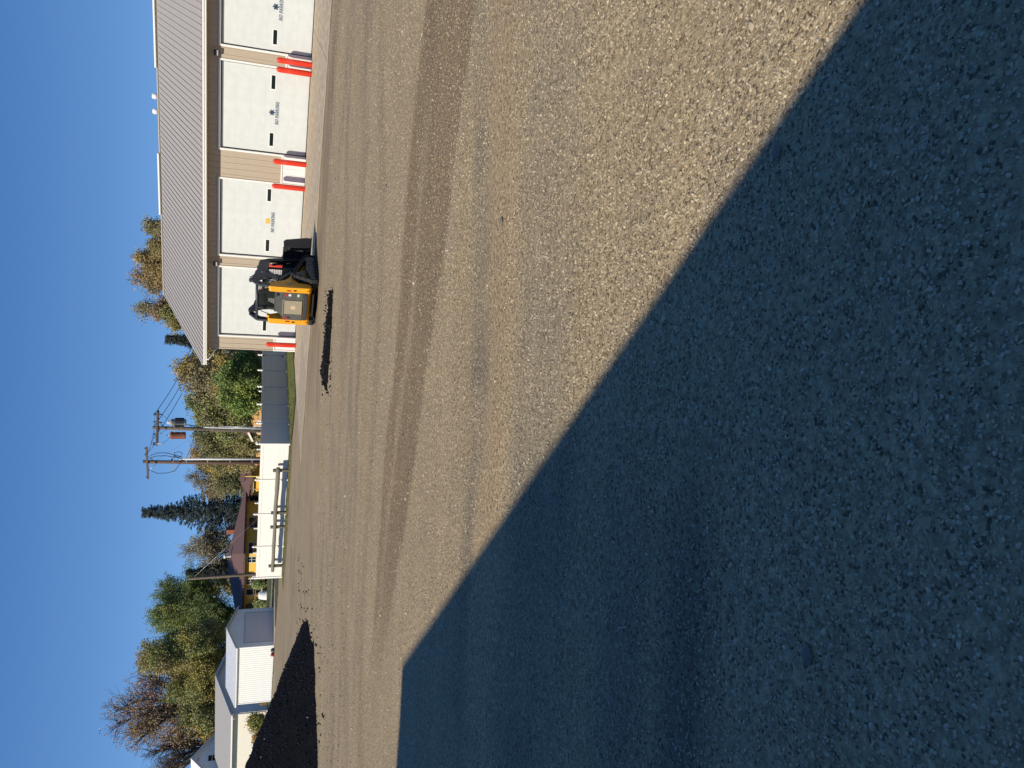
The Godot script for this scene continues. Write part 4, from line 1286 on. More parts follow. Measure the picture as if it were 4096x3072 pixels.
# spec: s, n, h (height), base (height where the crown begins), rx, rz, blobs, leaves, cols, thick, bare (0..1), size
func tree(called: String, label: String, spec: Dictionary, group := "") -> Node3D:
	var r := RandomNumberGenerator.new()
	r.seed = int(spec.seed)
	var t := thing(called, label, "tree", spec.s, spec.n, 0, group)
	var h: float = spec.h
	var b0: float = spec.base
	var rx: float = spec.rx
	var rz: float = spec.get("rz", rx)
	var bare: float = spec.get("bare", 0.0)
	var size: float = spec.get("size", 0.2)
	var thick: float = spec.get("thick", 0.25)
	var lean: Vector3 = spec.get("lean", Vector3.ZERO)
	var st := SurfaceTool.new()
	st.begin(Mesh.PRIMITIVE_TRIANGLES)
	st.set_smooth_group(0)
	var trunk_top: float = b0 + (h - b0) * spec.get("fork", 0.35)
	var stem := PackedVector3Array()
	var sr := PackedFloat32Array()
	for i in 7:
		var k := i / 6.0
		stem.append(Vector3(r.randfn(0, 0.05) * h * 0.1, trunk_top * k, r.randfn(0, 0.05) * h * 0.1) + lean * k)
		sr.append(thick * (1.0 - 0.55 * k) * (1.35 if i == 0 else 1.0))
	stem[0] = Vector3(0, -0.1, 0)
	tube_into(st, stem, sr, 8)
	var cy := (b0 + h) / 2
	var ry := (h - b0) / 2
	var blobs := []
	var nb: int = spec.blobs
	for i in nb:
		var d := Vector3(r.randfn(0, 1), r.randfn(0, 1), r.randfn(0, 1)).normalized() * pow(r.randf(), 0.4) * 0.80
		var taper: float = 1.0 - spec.get("cone", 0.0) * clampf(d.y * 0.5 + 0.5, 0, 1)
		blobs.append([Vector3(d.x * rx * taper, cy + d.y * ry, d.z * rz * taper) + lean, r.randf_range(0.20, 0.34) * (rx + ry) * 0.5 * maxf(taper, 0.45)])
	blobs.append([Vector3(0, h - ry * 0.22, 0) + lean, ry * 0.2])
	var xf := []
	var cols := []
	var pal: Array = spec.cols
	var total: int = spec.leaves
	var vol := 0.0
	for b in blobs: vol += b[1] * b[1]
	for b in blobs:
		var c: Vector3 = b[0]
		var br: float = b[1]
		# limb to the blob
		var k0 := clampf((c.y * 0.55) / trunk_top, 0.35, 0.98)
		var i0 := int(k0 * 6)
		var a: Vector3 = stem[i0].lerp(stem[mini(i0 + 1, 6)], k0 * 6 - i0)
		var mid := a.lerp(c, 0.5) + Vector3(r.randfn(0, 0.12) * br, (c - a).length() * 0.08, r.randfn(0, 0.12) * br)
		var lr := thick * (0.20 + 0.12 * r.randf())
		tube_into(st, PackedVector3Array([a, a.lerp(mid, 0.5) + Vector3(r.randfn(0, 0.06), r.randfn(0, 0.06), r.randfn(0, 0.06)), mid, mid.lerp(c, 0.55) + Vector3(r.randfn(0, 0.08), 0, r.randfn(0, 0.08)), c]), PackedFloat32Array([lr * 1.5, lr * 1.2, lr, lr * 0.7, lr * 0.4]), 5, false)
		var tw: int = spec.get("twigs", 10)
		var tips := []
		for i in tw:
			var d := Vector3(r.randfn(0, 1), r.randfn(0.5, 0.8), r.randfn(0, 1)).normalized()
			var p0 := mid.lerp(c, r.randf_range(0.3, 1.0))
			var p2 := c + d * br * r.randf_range(0.7, 1.25)
			var p1 := p0.lerp(p2, 0.5) + Vector3(r.randfn(0, 0.1), r.randfn(0, 0.1), r.randfn(0, 0.1)) * br
			tube_into(st, PackedVector3Array([p0, p1, p2]), PackedFloat32Array([lr * 0.34, lr * 0.2, lr * 0.08]), 3, false)
			tips.append([p1, p2])
			for j in int(spec.get("subtwigs", 0)):
				var q0: Vector3 = p0.lerp(p1, r.randf_range(0.2, 0.9)) if r.randf() < 0.4 else p1.lerp(p2, r.randf())
				var q2 := q0 + (d + Vector3(r.randfn(0, 0.7), r.randfn(0.3, 0.6), r.randfn(0, 0.7))).normalized() * br * r.randf_range(0.3, 0.7)
				tube_into(st, PackedVector3Array([q0, q0.lerp(q2, 0.5) + Vector3(r.randfn(0, 0.04), r.randfn(0, 0.04), r.randfn(0, 0.04)) * br, q2]), PackedFloat32Array([lr * 0.14, lr * 0.1, lr * 0.05]), 3, false)
				tips.append([q0, q2])
		var cnt := int(total * br * br / vol)
		var tone: Color = pal[r.randi() % pal.size()]
		var shed := 1.0
		if bare > 0: shed = clampf(1.0 - bare * r.randf_range(0.3, 1.6), 0.02, 1.0)
		for i in int(cnt * shed):
			var p: Vector3
			if r.randf() < 0.55:
				var tp = tips[r.randi() % tips.size()]
				p = tp[0].lerp(tp[1], r.randf_range(0.1, 1.08)) + Vector3(r.randfn(0, 1), r.randfn(0, 1), r.randfn(0, 1)) * size * 0.8
			else:
				var d := Vector3(r.randfn(0, 1), r.randfn(0, 1), r.randfn(0, 1)).normalized()
				p = c + d * br * pow(r.randf(), 0.45) * (1.0 + 0.12 * r.randfn())
			if p.y < b0 * 0.75: continue
			var sc := r.randf_range(0.7, 1.35)
			xf.append(Transform3D(Basis.from_euler(Vector3(r.randf() * TAU, r.randf() * TAU, r.randf() * TAU)).scaled(Vector3.ONE * sc), p))
			var c2: Color = tone.lerp(pal[r.randi() % pal.size()], r.randf() * 0.55)
			cols.append(c2 * r.randf_range(1.65, 2.3))
	obj(t, "trunk", done(st), M[spec.get("bark", "bark")])
	scatter(t, "crown", leaf_cluster(size, size * spec.get("spread", 2.0), spec.get("per", 7), 3), M.leaf, xf, cols)
	return t

func spruce(label: String, s: float, n: float, h: float, rad: float, sd: int, col := Color(0.032, 0.050, 0.052), dense := 1.0) -> void:
	var r := RandomNumberGenerator.new()
	r.seed = sd
	var t := thing("spruce_tree", label, "tree", s, n, 0, "spruce trees")
	var st := SurfaceTool.new()
	st.begin(Mesh.PRIMITIVE_TRIANGLES)
	st.set_smooth_group(0)
	tube_into(st, PackedVector3Array([Vector3(0, -0.1, 0), Vector3(0.05, h * 0.5, 0), Vector3(0, h, 0)]), PackedFloat32Array([0.24, 0.14, 0.02]), 7)
	var xf := []
	var cols := []
	var y := h * 0.06
	while y < h - 0.1:
		var k := 1.0 - y / h
		var reach := rad * pow(k, 0.72) * (1.0 if y > h * 0.1 else 0.9)
		reach = lerpf(rad * (0.10 + k * 0.5), reach, smooth(0.28, 0.5, k)) # narrow leader
		var nbr := int(7 + 7 * k)
		var a0 := r.randf() * TAU
		for i in nbr:
			if r.randf() < 0.08: continue
			var a := a0 + TAU * i / nbr + r.randfn(0, 0.12)
			var d := Vector3(cos(a), 0, sin(a))
			var l := reach * r.randf_range(0.45, 1.22)
			var p0 := Vector3(0, y, 0)
			var droop := lerpf(-0.35, 0.18, smooth(0.2, 0.55, k))
			var p1 := p0 + d * l * 0.55 - Vector3.UP * l * droop * 0.7
			var p2 := p0 + d * l - Vector3.UP * l * (droop * 0.7 - 0.14)
			tube_into(st, PackedVector3Array([p0, p1, p2]), PackedFloat32Array([0.045 * k + 0.01, 0.025 * k + 0.008, 0.006]), 3, false)
			var cnt := int((5 + l * 11) * dense)
			for j in cnt:
				var f := pow(r.randf(), 0.6)
				var p := p0.lerp(p1, f / 0.55) if f < 0.55 else p1.lerp(p2, (f - 0.55) / 0.45)
				var w := l * 0.26 * (1.05 - f)
				p += d.cross(Vector3.UP) * r.randfn(0, 1) * (0.10 + w * 0.7) + Vector3.UP * (r.randfn(-0.05, 0.07))
				var sc := r.randf_range(0.7, 1.3)
				var bs := Basis(Vector3.UP, -a + r.randfn(0, 0.7)).rotated(d.cross(Vector3.UP), r.randfn(0.0, 0.3))
				xf.append(Transform3D(bs.scaled(Vector3.ONE * sc), p))
				cols.append(col.lerp(Color(0.075, 0.10, 0.095), r.randf() * r.randf()) * r.randf_range(0.7, 1.25))
		y += (0.17 + 0.16 * k) * h / 12.0
	obj(t, "trunk", done(st), M.bark_dark)
	# tuft of needles along +x
	var nt := begin()
	for i in 16:
		var x := r.randf_range(-0.16, 0.2)
		var a := r.randf() * TAU
		var d := Vector3(r.randf_range(0.2, 0.9), cos(a), sin(a)).normalized() * r.randf_range(0.09, 0.16)
		var w := d.cross(Vector3(1, 0, 0)).normalized() * 0.022
		var p := Vector3(x, 0, 0)
		nt.add_vertex(p - w); nt.add_vertex(p + d); nt.add_vertex(p + w)
	scatter(t, "crown", done(nt), M.needle, xf, cols)

func trees() -> void:
	var green := [Color(0.10, 0.135, 0.035), Color(0.075, 0.105, 0.03), Color(0.15, 0.155, 0.04), Color(0.055, 0.08, 0.028)]
	var olive := [Color(0.15, 0.135, 0.06), Color(0.12, 0.12, 0.05), Color(0.18, 0.16, 0.07), Color(0.10, 0.10, 0.05)]
	var gold := [Color(0.26, 0.19, 0.04), Color(0.18, 0.15, 0.045), Color(0.13, 0.13, 0.05)]
	var rust := [Color(0.20, 0.115, 0.06), Color(0.17, 0.12, 0.06), Color(0.15, 0.13, 0.06), Color(0.22, 0.15, 0.06)]
	# big green tree behind the shed: two boles
	tree("ash_tree", "big green leafy tree behind the white shed", {"s": -64.5, "n": 46.0, "h": 14.6, "base": 2.0, "rx": 7.6, "rz": 5.4, "blobs": 52, "leaves": 16900, "cols": green, "seed": 3, "thick": 0.34, "size": 0.165, "twigs": 12, "bark": "bark_dark"})
	tree("ash_tree", "tall green tree with yellow patches between the shed and the rust tree", {"s": -50.4, "n": 25.6, "h": 12.6, "base": 2.5, "rx": 4.9, "rz": 4.4, "blobs": 36, "leaves": 11700, "cols": [Color(0.12, 0.135, 0.04), Color(0.19, 0.165, 0.04), Color(0.09, 0.105, 0.04), Color(0.16, 0.13, 0.06)], "seed": 14, "thick": 0.3, "size": 0.165, "twigs": 12, "bark": "bark_dark"})
	tree("elm_tree", "tall half bare tree with rust leaves behind the white house", {"s": -58.0, "n": 26.5, "h": 16.6, "base": 4.5, "rx": 7.4, "rz": 4.5, "blobs": 30, "leaves": 5980, "cols": [Color(0.24, 0.125, 0.075), Color(0.22, 0.145, 0.085), Color(0.17, 0.14, 0.065), Color(0.20, 0.12, 0.07)], "seed": 25, "thick": 0.42, "size": 0.145, "twigs": 16, "subtwigs": 4, "bare": 0.62, "fork": 0.25, "bark": "bark_dark"})
	tree("elm_tree", "olive undergrowth tree below the rust tree behind the gray roof", {"s": -55.2, "n": 24.0, "h": 8.6, "base": 2.0, "rx": 5.2, "rz": 3.6, "blobs": 26, "leaves": 6760, "cols": [Color(0.14, 0.125, 0.05), Color(0.22, 0.16, 0.04), Color(0.10, 0.115, 0.045)], "seed": 37, "thick": 0.25, "size": 0.19, "twigs": 12, "bare": 0.25, "bark": "bark_dark"})
	tree("bare_tree", "nearly bare dark tree at the lower left picture edge", {"s": -67.5, "n": 28.0, "h": 13.4, "base": 3.2, "rx": 6.2, "rz": 4.0, "blobs": 24, "leaves": 900, "cols": rust, "seed": 48, "thick": 0.48, "size": 0.16, "twigs": 20, "subtwigs": 7, "bare": 0.6, "fork": 0.1, "bark": "bark_dark"})
	# thin tree behind the yellow house
	tree("birch_tree", "thin gray-green half bare tree between the spruce and the bare pole", {"s": -53.6, "n": 47, "h": 10.3, "base": 2.4, "rx": 4.3, "rz": 3.2, "blobs": 26, "leaves": 3380, "cols": [Color(0.16, 0.145, 0.09), Color(0.19, 0.165, 0.08), Color(0.14, 0.13, 0.09)], "seed": 51, "thick": 0.22, "size": 0.15, "twigs": 20, "subtwigs": 5, "bare": 0.35})
	spruce("tall dark blue spruce behind the yellow house's chimney", -49.8, 50, 15.2, 5.0, 61, Color(0.06, 0.085, 0.08), 1.25)
	spruce("smaller dark spruce top beside the bare gray pole", -55.7, 45, 9.6, 2.2, 62, Color(0.02, 0.032, 0.026), 0.8)
	# behind the left utility pole
	tree("maple_tree", "olive and gold tree just left of the brown utility pole", {"s": -39.2, "n": 48, "h": 9.3, "base": 1.2, "rx": 3.6, "blobs": 24, "leaves": 8060, "cols": olive + gold, "seed": 71, "thick": 0.2, "size": 0.165, "twigs": 10})
	tree("maple_tree", "grayish half bare tree right behind the spruce", {"s": -43.4, "n": 49, "h": 10.0, "base": 1.4, "rx": 2.7, "blobs": 18, "leaves": 3900, "cols": [Color(0.14, 0.12, 0.085), Color(0.12, 0.115, 0.08), Color(0.17, 0.14, 0.07)], "seed": 72, "thick": 0.2, "size": 0.145, "twigs": 16, "subtwigs": 4, "bare": 0.3})
	tree("maple_tree", "dark green tree low between the spruce and the brown pole", {"s": -40.8, "n": 44.5, "h": 6.2, "base": 0.8, "rx": 3.3, "blobs": 18, "leaves": 5980, "cols": [Color(0.07, 0.09, 0.04), Color(0.10, 0.105, 0.05), Color(0.13, 0.12, 0.06)], "seed": 73, "thick": 0.18, "size": 0.165, "twigs": 10})
	# between the poles and the garage
	tree("willow_tree", "dense olive tree behind the transformer pole", {"s": -27.2, "n": 33.5, "h": 7.6, "base": 0.6, "rx": 2.9, "blobs": 24, "leaves": 8320, "cols": olive, "seed": 81, "thick": 0.2, "size": 0.15, "twigs": 10})
	tree("willow_tree", "tan leaved tree between the two utility poles", {"s": -29.6, "n": 34.5, "h": 6.6, "base": 0.5, "rx": 2.4, "blobs": 18, "leaves": 5980, "cols": [Color(0.22, 0.18, 0.08), Color(0.17, 0.15, 0.07), Color(0.14, 0.13, 0.06)], "seed": 82, "thick": 0.16, "size": 0.15, "twigs": 10})
	tree("willow_tree", "thin almost bare tree top above the cables between the poles", {"s": -31.0, "n": 38, "h": 8.4, "base": 2.0, "rx": 2.4, "blobs": 12, "leaves": 500, "cols": rust, "seed": 83, "thick": 0.15, "size": 0.13, "twigs": 18, "subtwigs": 5, "bare": 0.5})
	tree("willow_tree", "broad green tree beyond the shaded fence right of the transformers", {"s": -18.6, "n": 25.5, "h": 7.6, "base": 0.8, "rx": 3.4, "rz": 3.0, "blobs": 30, "leaves": 10660, "cols": [Color(0.13, 0.14, 0.045), Color(0.10, 0.12, 0.045), Color(0.16, 0.145, 0.06), Color(0.13, 0.12, 0.065)], "seed": 84, "thick": 0.24, "size": 0.15, "twigs": 12, "subtwigs": 1, "bark": "bark_dark"})
	tree("willow_tree", "gold and gray tree against the garage's left eave", {"s": -14.0, "n": 23.5, "h": 8.2, "base": 0.8, "rx": 3.2, "rz": 2.8, "blobs": 28, "leaves": 7280, "cols": [Color(0.15, 0.125, 0.065), Color(0.22, 0.165, 0.045), Color(0.13, 0.12, 0.07)], "seed": 85, "thick": 0.26, "size": 0.15, "twigs": 14, "subtwigs": 3, "bare": 0.25, "bark": "bark_dark"})
	tree("willow_tree", "bright green bushy tree low behind the shaded fence", {"s": -12.6, "n": 19.5, "h": 4.9, "base": 0.3, "rx": 3.0, "rz": 2.2, "blobs": 24, "leaves": 9100, "cols": [Color(0.11, 0.16, 0.035), Color(0.15, 0.175, 0.04), Color(0.08, 0.11, 0.03)], "seed": 86, "thick": 0.16, "size": 0.145, "twigs": 10, "bark": "bark_dark"})
	tree("willow_tree", "tan brushy tree beside the garage's left wall", {"s": -6.3, "n": 18.5, "h": 4.6, "base": 0.3, "rx": 2.6, "rz": 2.2, "blobs": 18, "leaves": 5460, "cols": [Color(0.20, 0.16, 0.085), Color(0.17, 0.145, 0.07), Color(0.12, 0.13, 0.045)], "seed": 87, "thick": 0.16, "size": 0.16, "twigs": 14, "subtwigs": 2, "bare": 0.1})
	# behind the garage roof
	tree("poplar_tree", "rust tree peeping over the roof ridge nearest the ridge vent", {"s": -8.0, "n": 40, "h": 12.2, "base": 5.0, "rx": 2.7, "blobs": 18, "leaves": 5460, "cols": [Color(0.16, 0.14, 0.06), Color(0.12, 0.115, 0.055), Color(0.19, 0.14, 0.06)], "seed": 91, "thick": 0.2, "size": 0.15, "twigs": 12, "cone": 0.25})
	tree("poplar_tree", "brownish gold tree over the middle of the roof ridge", {"s": -11.0, "n": 40, "h": 13.2, "base": 5.0, "rx": 2.8, "blobs": 24, "leaves": 8060, "cols": [Color(0.20, 0.15, 0.06), Color(0.17, 0.13, 0.06), Color(0.14, 0.13, 0.05)], "seed": 92, "thick": 0.2, "size": 0.15, "twigs": 12, "cone": 0.2})
	tree("poplar_tree", "tall rust tree over the left end of the roof ridge", {"s": -13.6, "n": 41, "h": 13.9, "base": 5.0, "rx": 2.7, "blobs": 26, "leaves": 5980, "cols": rust, "seed": 93, "thick": 0.22, "size": 0.145, "twigs": 14, "subtwigs": 2, "bare": 0.2, "cone": 0.3})
	tree("poplar_tree", "gold green tree low over the roof's sloping end", {"s": -15.8, "n": 38, "h": 10.8, "base": 4.0, "rx": 3.0, "blobs": 22, "leaves": 6760, "cols": gold + [Color(0.11, 0.12, 0.045)], "seed": 94, "thick": 0.2, "size": 0.15, "twigs": 10, "cone": 0.3})
	tree("poplar_tree", "narrow rust tree rising past the roof's sloping end", {"s": -16.9, "n": 41, "h": 13.5, "base": 5.0, "rx": 2.2, "blobs": 20, "leaves": 5460, "cols": [Color(0.16, 0.13, 0.08), Color(0.19, 0.125, 0.06), Color(0.14, 0.13, 0.06)], "seed": 95, "thick": 0.18, "size": 0.145, "twigs": 14, "subtwigs": 2, "bare": 0.15, "cone": 0.2})
	spruce("blue green pine beside the roof's sloping end", -19.2, 39, 10.6, 3.0, 96, Color(0.05, 0.065, 0.05))
	# far backdrop of trees
	var far := [[-60, 75, 10], [-34, 62, 8], [-22, 60, 8.5], [-72, 62, 9], [-46, 78, 9], [-84, 50, 11], [-26, 70, 9]]
	for i in far.size():
		tree("far_tree", ["far olive tree beyond the spruce", "far olive tree between the poles", "far olive tree beyond the orange house", "far dull green tree beyond the big left tree", "far dull tree right of the spruce's foot", "far tree past the bare tree", "far tree top beyond the transformer pole"][i], {"s": far[i][0], "n": far[i][1], "h": far[i][2], "base": 0.8, "rx": 4.6, "blobs": 16, "leaves": 3900, "cols": olive, "seed": 200 + i, "thick": 0.25, "size": 0.26, "twigs": 5}, "far trees")
	# shrubs and flowers by the white house
	tree("shrub", "green shrub with orange flowers at the white house corner", {"s": -39.2, "n": 8.6, "h": 1.55, "base": 0.1, "rx": 0.75, "blobs": 14, "leaves": 900, "cols": [Color(0.10, 0.14, 0.04), Color(0.14, 0.15, 0.05), Color(0.30, 0.15, 0.02)], "seed": 301, "thick": 0.03, "size": 0.12, "twigs": 10})
	tree("shrub", "low orange flowering bush before the white house wall", {"s": -41.3, "n": 8.5, "h": 1.15, "base": 0.05, "rx": 1.0, "blobs": 12, "leaves": 800, "cols": [Color(0.36, 0.15, 0.015), Color(0.22, 0.14, 0.04), Color(0.16, 0.13, 0.05)], "seed": 302, "thick": 0.03, "size": 0.11, "twigs": 8})
	tree("shrub", "small orange flowers beside the shed's far end", {"s": -36.6, "n": 8.9, "h": 0.7, "base": 0.03, "rx": 0.6, "blobs": 9, "leaves": 500, "cols": [Color(0.42, 0.17, 0.01), Color(0.14, 0.15, 0.04)], "seed": 303, "thick": 0.02, "size": 0.1, "twigs": 8})
	tree("shrub", "leafy planter bush left of the white covered grill", {"s": -44.6, "n": 27.4, "h": 1.1, "base": 0.05, "rx": 0.6, "blobs": 9, "leaves": 500, "cols": [Color(0.10, 0.16, 0.05), Color(0.2, 0.22, 0.1)], "seed": 304, "thick": 0.02, "size": 0.13, "twigs": 8})
	tree("shrub", "leafy bush on the deck edge above the white covered grill", {"s": -42.2, "n": 27.9, "h": 1.3, "base": 0.05, "rx": 0.5, "blobs": 8, "leaves": 400, "cols": [Color(0.11, 0.17, 0.06), Color(0.22, 0.22, 0.1)], "seed": 305, "thick": 0.02, "size": 0.13, "twigs": 8})

# ---------------------------------------------------------------- asphalt heaps
func lump_mesh(sd: int) -> ArrayMesh:
	var key := "lump%d" % sd
	if cache.has(key): return cache[key]
	var r := RandomNumberGenerator.new()
	r.seed = sd
	# rough rounded pebble from an octahedron split once
	var V := [Vector3(1, 0, 0), Vector3(-1, 0, 0), Vector3(0, 1, 0), Vector3(0, -1, 0), Vector3(0, 0, 1), Vector3(0, 0, -1)]
	var Fc := [[0, 2, 4], [4, 2, 1], [1, 2, 5], [5, 2, 0], [4, 3, 0], [1, 3, 4], [5, 3, 1], [0, 3, 5]]
	var moved := {}
	var get_p := func(p: Vector3) -> Vector3:
		var k := "%.2f,%.2f,%.2f" % [p.x, p.y, p.z]
		if not moved.has(k): moved[k] = p.normalized() * r.randf_range(0.72, 1.12)
		return moved[k]
	var st := SurfaceTool.new()
	st.begin(Mesh.PRIMITIVE_TRIANGLES)
	st.set_smooth_group(0 if sd % 2 == 0 else -1)
	for f in Fc:
		var a: Vector3 = V[f[0]]; var b: Vector3 = V[f[1]]; var c: Vector3 = V[f[2]]
		var ab := (a + b).normalized(); var bc := (b + c).normalized(); var ca := (c + a).normalized()
		for tri in [[a, ab, ca], [ab, b, bc], [ca, bc, c], [ab, bc, ca]]:
			for p in tri: st.add_vertex(get_p.call(p))
	cache[key] = done(st)
	return cache[key]

func heap(called: String, label: String, x0: float, x1: float, z0: float, z1: float, step: float, hf: Callable, lumps: int, lump_size: float) -> void:
	var o := Node3D.new()
	o.name = called
	add_child(o)
	tag(o, label, "asphalt heap", "heaps of fresh asphalt")
	var c := Vector3((x0 + x1) / 2, 0, (z0 + z1) / 2)
	o.position = c
	var st := SurfaceTool.new()
	st.begin(Mesh.PRIMITIVE_TRIANGLES)
	st.set_smooth_group(0)
	var nx := int((x1 - x0) / step)
	var nzz := int((z1 - z0) / step)
	for i in nx:
		for j in nzz:
			var q := []
			var any := false
			for k in [[0, 0], [1, 0], [1, 1], [0, 1]]:
				var x: float = x0 + (i + k[0]) * step
				var z: float = z0 + (j + k[1]) * step
				var h: float = hf.call(x, z)
				if h > -0.03: any = true
				q.append(Vector3(x, maxf(h, -0.06), z) - c)
			if any: quad(st, q[0], q[1], q[2], q[3])
	obj(o, "heap", done(st), M.asphalt_mix)
	var xf := []
	var cols := []
	var tries := 0
	while xf.size() < lumps and tries < lumps * 6:
		tries += 1
		var x := rng.randf_range(x0, x1)
		var z := rng.randf_range(z0, z1)
		var h: float = hf.call(x, z)
		if h < -0.01 and rng.randf() > 0.06: continue
		var sc := lump_size * (0.35 + pow(rng.randf(), 3.0) * 1.6)
		xf.append(Transform3D(Basis.from_euler(Vector3(rng.randf() * TAU, rng.randf() * TAU, 0)).scaled(Vector3.ONE * sc), Vector3(x, maxf(h, 0.0) + sc * 0.2, z) - c))
		var v := rng.randf_range(0.008, 0.022)
		if rng.randf() < 0.004: v = rng.randf_range(0.08, 0.25)
		cols.append(Color(v, v, v * 1.08))
	var mm := multi(o, "asphalt_crumbs", lump_mesh(5), M.asphalt_lump, xf, cols)
	mm.set_meta("kind", "stuff")

func asphalt() -> void:
	var pile := func(x: float, z: float) -> float:
		var d := Vector2(x + 14.1, (z + 26.0) * 1.0)
		var a := atan2(d.y, d.x)
		var r := d.length() * (1.0 + 0.05 * nz.get_noise_2d(cos(a) * 1.4, sin(a) * 1.4))
		var h := 2.42 - r * 0.408
		h = h if h < 1.9 else 1.9 + (h - 1.9) * 0.5
		# tail toward the right
		var u := clampf(((x + 11.5) * 2.9 + (z + 24.9) * 1.0) / (2.9 * 2.9 + 1.0), 0, 1)
		var tl := Vector2(x + 11.5 - 2.9 * u, z + 24.9 - 1.0 * u).length()
		var h2 := 0.95 - 0.75 * u - tl * 0.42
		h = maxf(h, h2) + 0.15 * maxf(0, 1 - absf(h - h2) / 0.3) * 0.5
		return h + nz.get_noise_2d(x * 1.1, z * 1.1) * 0.05 + nz.get_noise_2d(x * 4.5, z * 4.5) * 0.03 - 0.02
	heap("asphalt_pile", "large cone-shaped pile of fresh black asphalt at the lower left", -20.6, -7.0, -32.5, -19.4, 0.12, pile, 16000, 0.02)
	var strip := func(x: float, z: float) -> float:
		var t := clampf((x + 0.15) / 2.6, 0, 1)
		if x < -0.35 or x > 2.5: return -0.1
		var zf := -21.16 - 0.75 * pow(1 - t, 2.2) + nz.get_noise_2d(x * 2.0, 5) * 0.04
		var wd := (0.06 + 1.5 * pow(1 - t, 0.85)) * smooth(-0.32, 0.25, x) + nz.get_noise_2d(x * 2.4, 9) * 0.22 + nz.get_noise_2d(x * 9.0, 19) * 0.14
		if t > 0.9: wd *= (1 - t) * 8 + 0.2
		var d := minf(zf - z, z - (zf - wd)) + nz.get_noise_2d(x * 5, z * 5) * 0.08
		return minf(d * 0.8, 0.10) + nz.get_noise_2d(x * 6, z * 6) * 0.035
	heap("asphalt_strip", "long thin strip of fresh black asphalt left in front of the loader", -0.5, 2.6, -23.8, -20.9, 0.05, strip, 1500, 0.022)
	# crumbs dropped along the drive
	var xf := []
	var cols := []
	for i in 520:
		var x := rng.randf_range(-12, 6)
		var z := -22.0 + 0.1 * x + rng.randfn(0, 1.0)
		if rng.randf() < 0.5:
			z = -17.4 + 0.22 * x + rng.randfn(0, 0.15)
			x = rng.randf_range(-9, -3)
		var sc := rng.randf_range(0.006, 0.016)
		xf.append(Transform3D(Basis.from_euler(Vector3(rng.randf() * TAU, rng.randf() * TAU, 0)).scaled(Vector3(sc, sc * 0.6, sc)), Vector3(x, lot_height(x, z) + sc * 0.3, z)))
		var v := rng.randf_range(0.02, 0.05)
		cols.append(Color(v, v, v))
	var g := multi(self, "asphalt_crumbs", lump_mesh(5), M.asphalt_lump, xf, cols)
	tag(g, "scattered black asphalt crumbs on the gravel by the pile", "crumbs", "", "stuff")

# ---------------------------------------------------------------- loose gravel near the viewer
func stones() -> void:
	var pal := [Color(0.40, 0.33, 0.225), Color(0.45, 0.38, 0.26), Color(0.33, 0.285, 0.215), Color(0.50, 0.42, 0.30), Color(0.20, 0.175, 0.14), Color(0.40, 0.355, 0.275), Color(0.35, 0.275, 0.19), Color(0.56, 0.485, 0.36), Color(0.14, 0.125, 0.105)]
	var r := RandomNumberGenerator.new()
	r.seed = 77
	# colour of the lot, looked up on a coarse grid
	var gx := 180
	var gz := 130
	var grid := PackedColorArray()
	for j in gz:
		for i in gx: grid.append(lot_color(-18.0 + i * 0.2, -j * 0.2))
	for kind in 3:
		var xf := []
		var cols := []
		# rows of z with falling density
		for lay in [[-0.9, -3.2, 3000.0], [-3.2, -5.5, 1700.0], [-5.5, -9.0, 900.0], [-9.0, -15.0, 420.0], [-15.0, -24.0, 130.0]]:
			var z0: float = lay[0]
			var z1: float = lay[1]
			var wide := 0.72 * (absf(z1) + 0.9) * 2.0
			var cnt := int((z0 - z1) * wide * lay[2] / 3.0)
			for i in cnt:
				var z := r.randf_range(z1, z0)
				var half := 0.62 * (absf(z) + 1.0)
				var x := r.randf_range(-half, half)
				var f := pow(r.randf(), 2.6)
				var sc := (0.0019 + 0.0064 * f) * (1.0 + 0.045 * absf(z))
				if r.randf() < 0.004: sc *= r.randf_range(1.5, 2.4)
				# thin out on the strips of fines
				var tl := -6.72
				if band(z, tl, tl + 0.72, 0.1) > r.randf() * 1.3: continue
				var y := lot_height(x, z)
				xf.append(Transform3D(Basis.from_euler(Vector3(r.randfn(0, 0.4), r.randf() * TAU, r.randfn(0, 0.4))).scaled_local(Vector3(sc * r.randf_range(0.9, 1.5), sc * r.randf_range(0.5, 0.8), sc)), Vector3(x, y + sc * 0.15, z)))
				var lc := grid[clampi(int(-z / 0.2), 0, gz - 1) * gx + clampi(int((x + 18.0) / 0.2), 0, gx - 1)]
				var c: Color = pal[r.randi() % pal.size()]
				cols.append(c.lerp(Color(lc.r * 0.82, lc.g * 0.82, lc.b * 0.82), 0.5) * r.randf_range(0.72, 1.08))
		var g := multi(self, ["pebble_gravel", "crushed_gravel", "mixed_gravel"][kind], lump_mesh(10 + kind), M.stone, xf, cols)
		tag(g, ["rounded pebbles lying loose on the near gravel", "sharp crushed stones lying loose on the near gravel", "mixed loose stones on the near gravel"][kind], "gravel", "", "stuff")

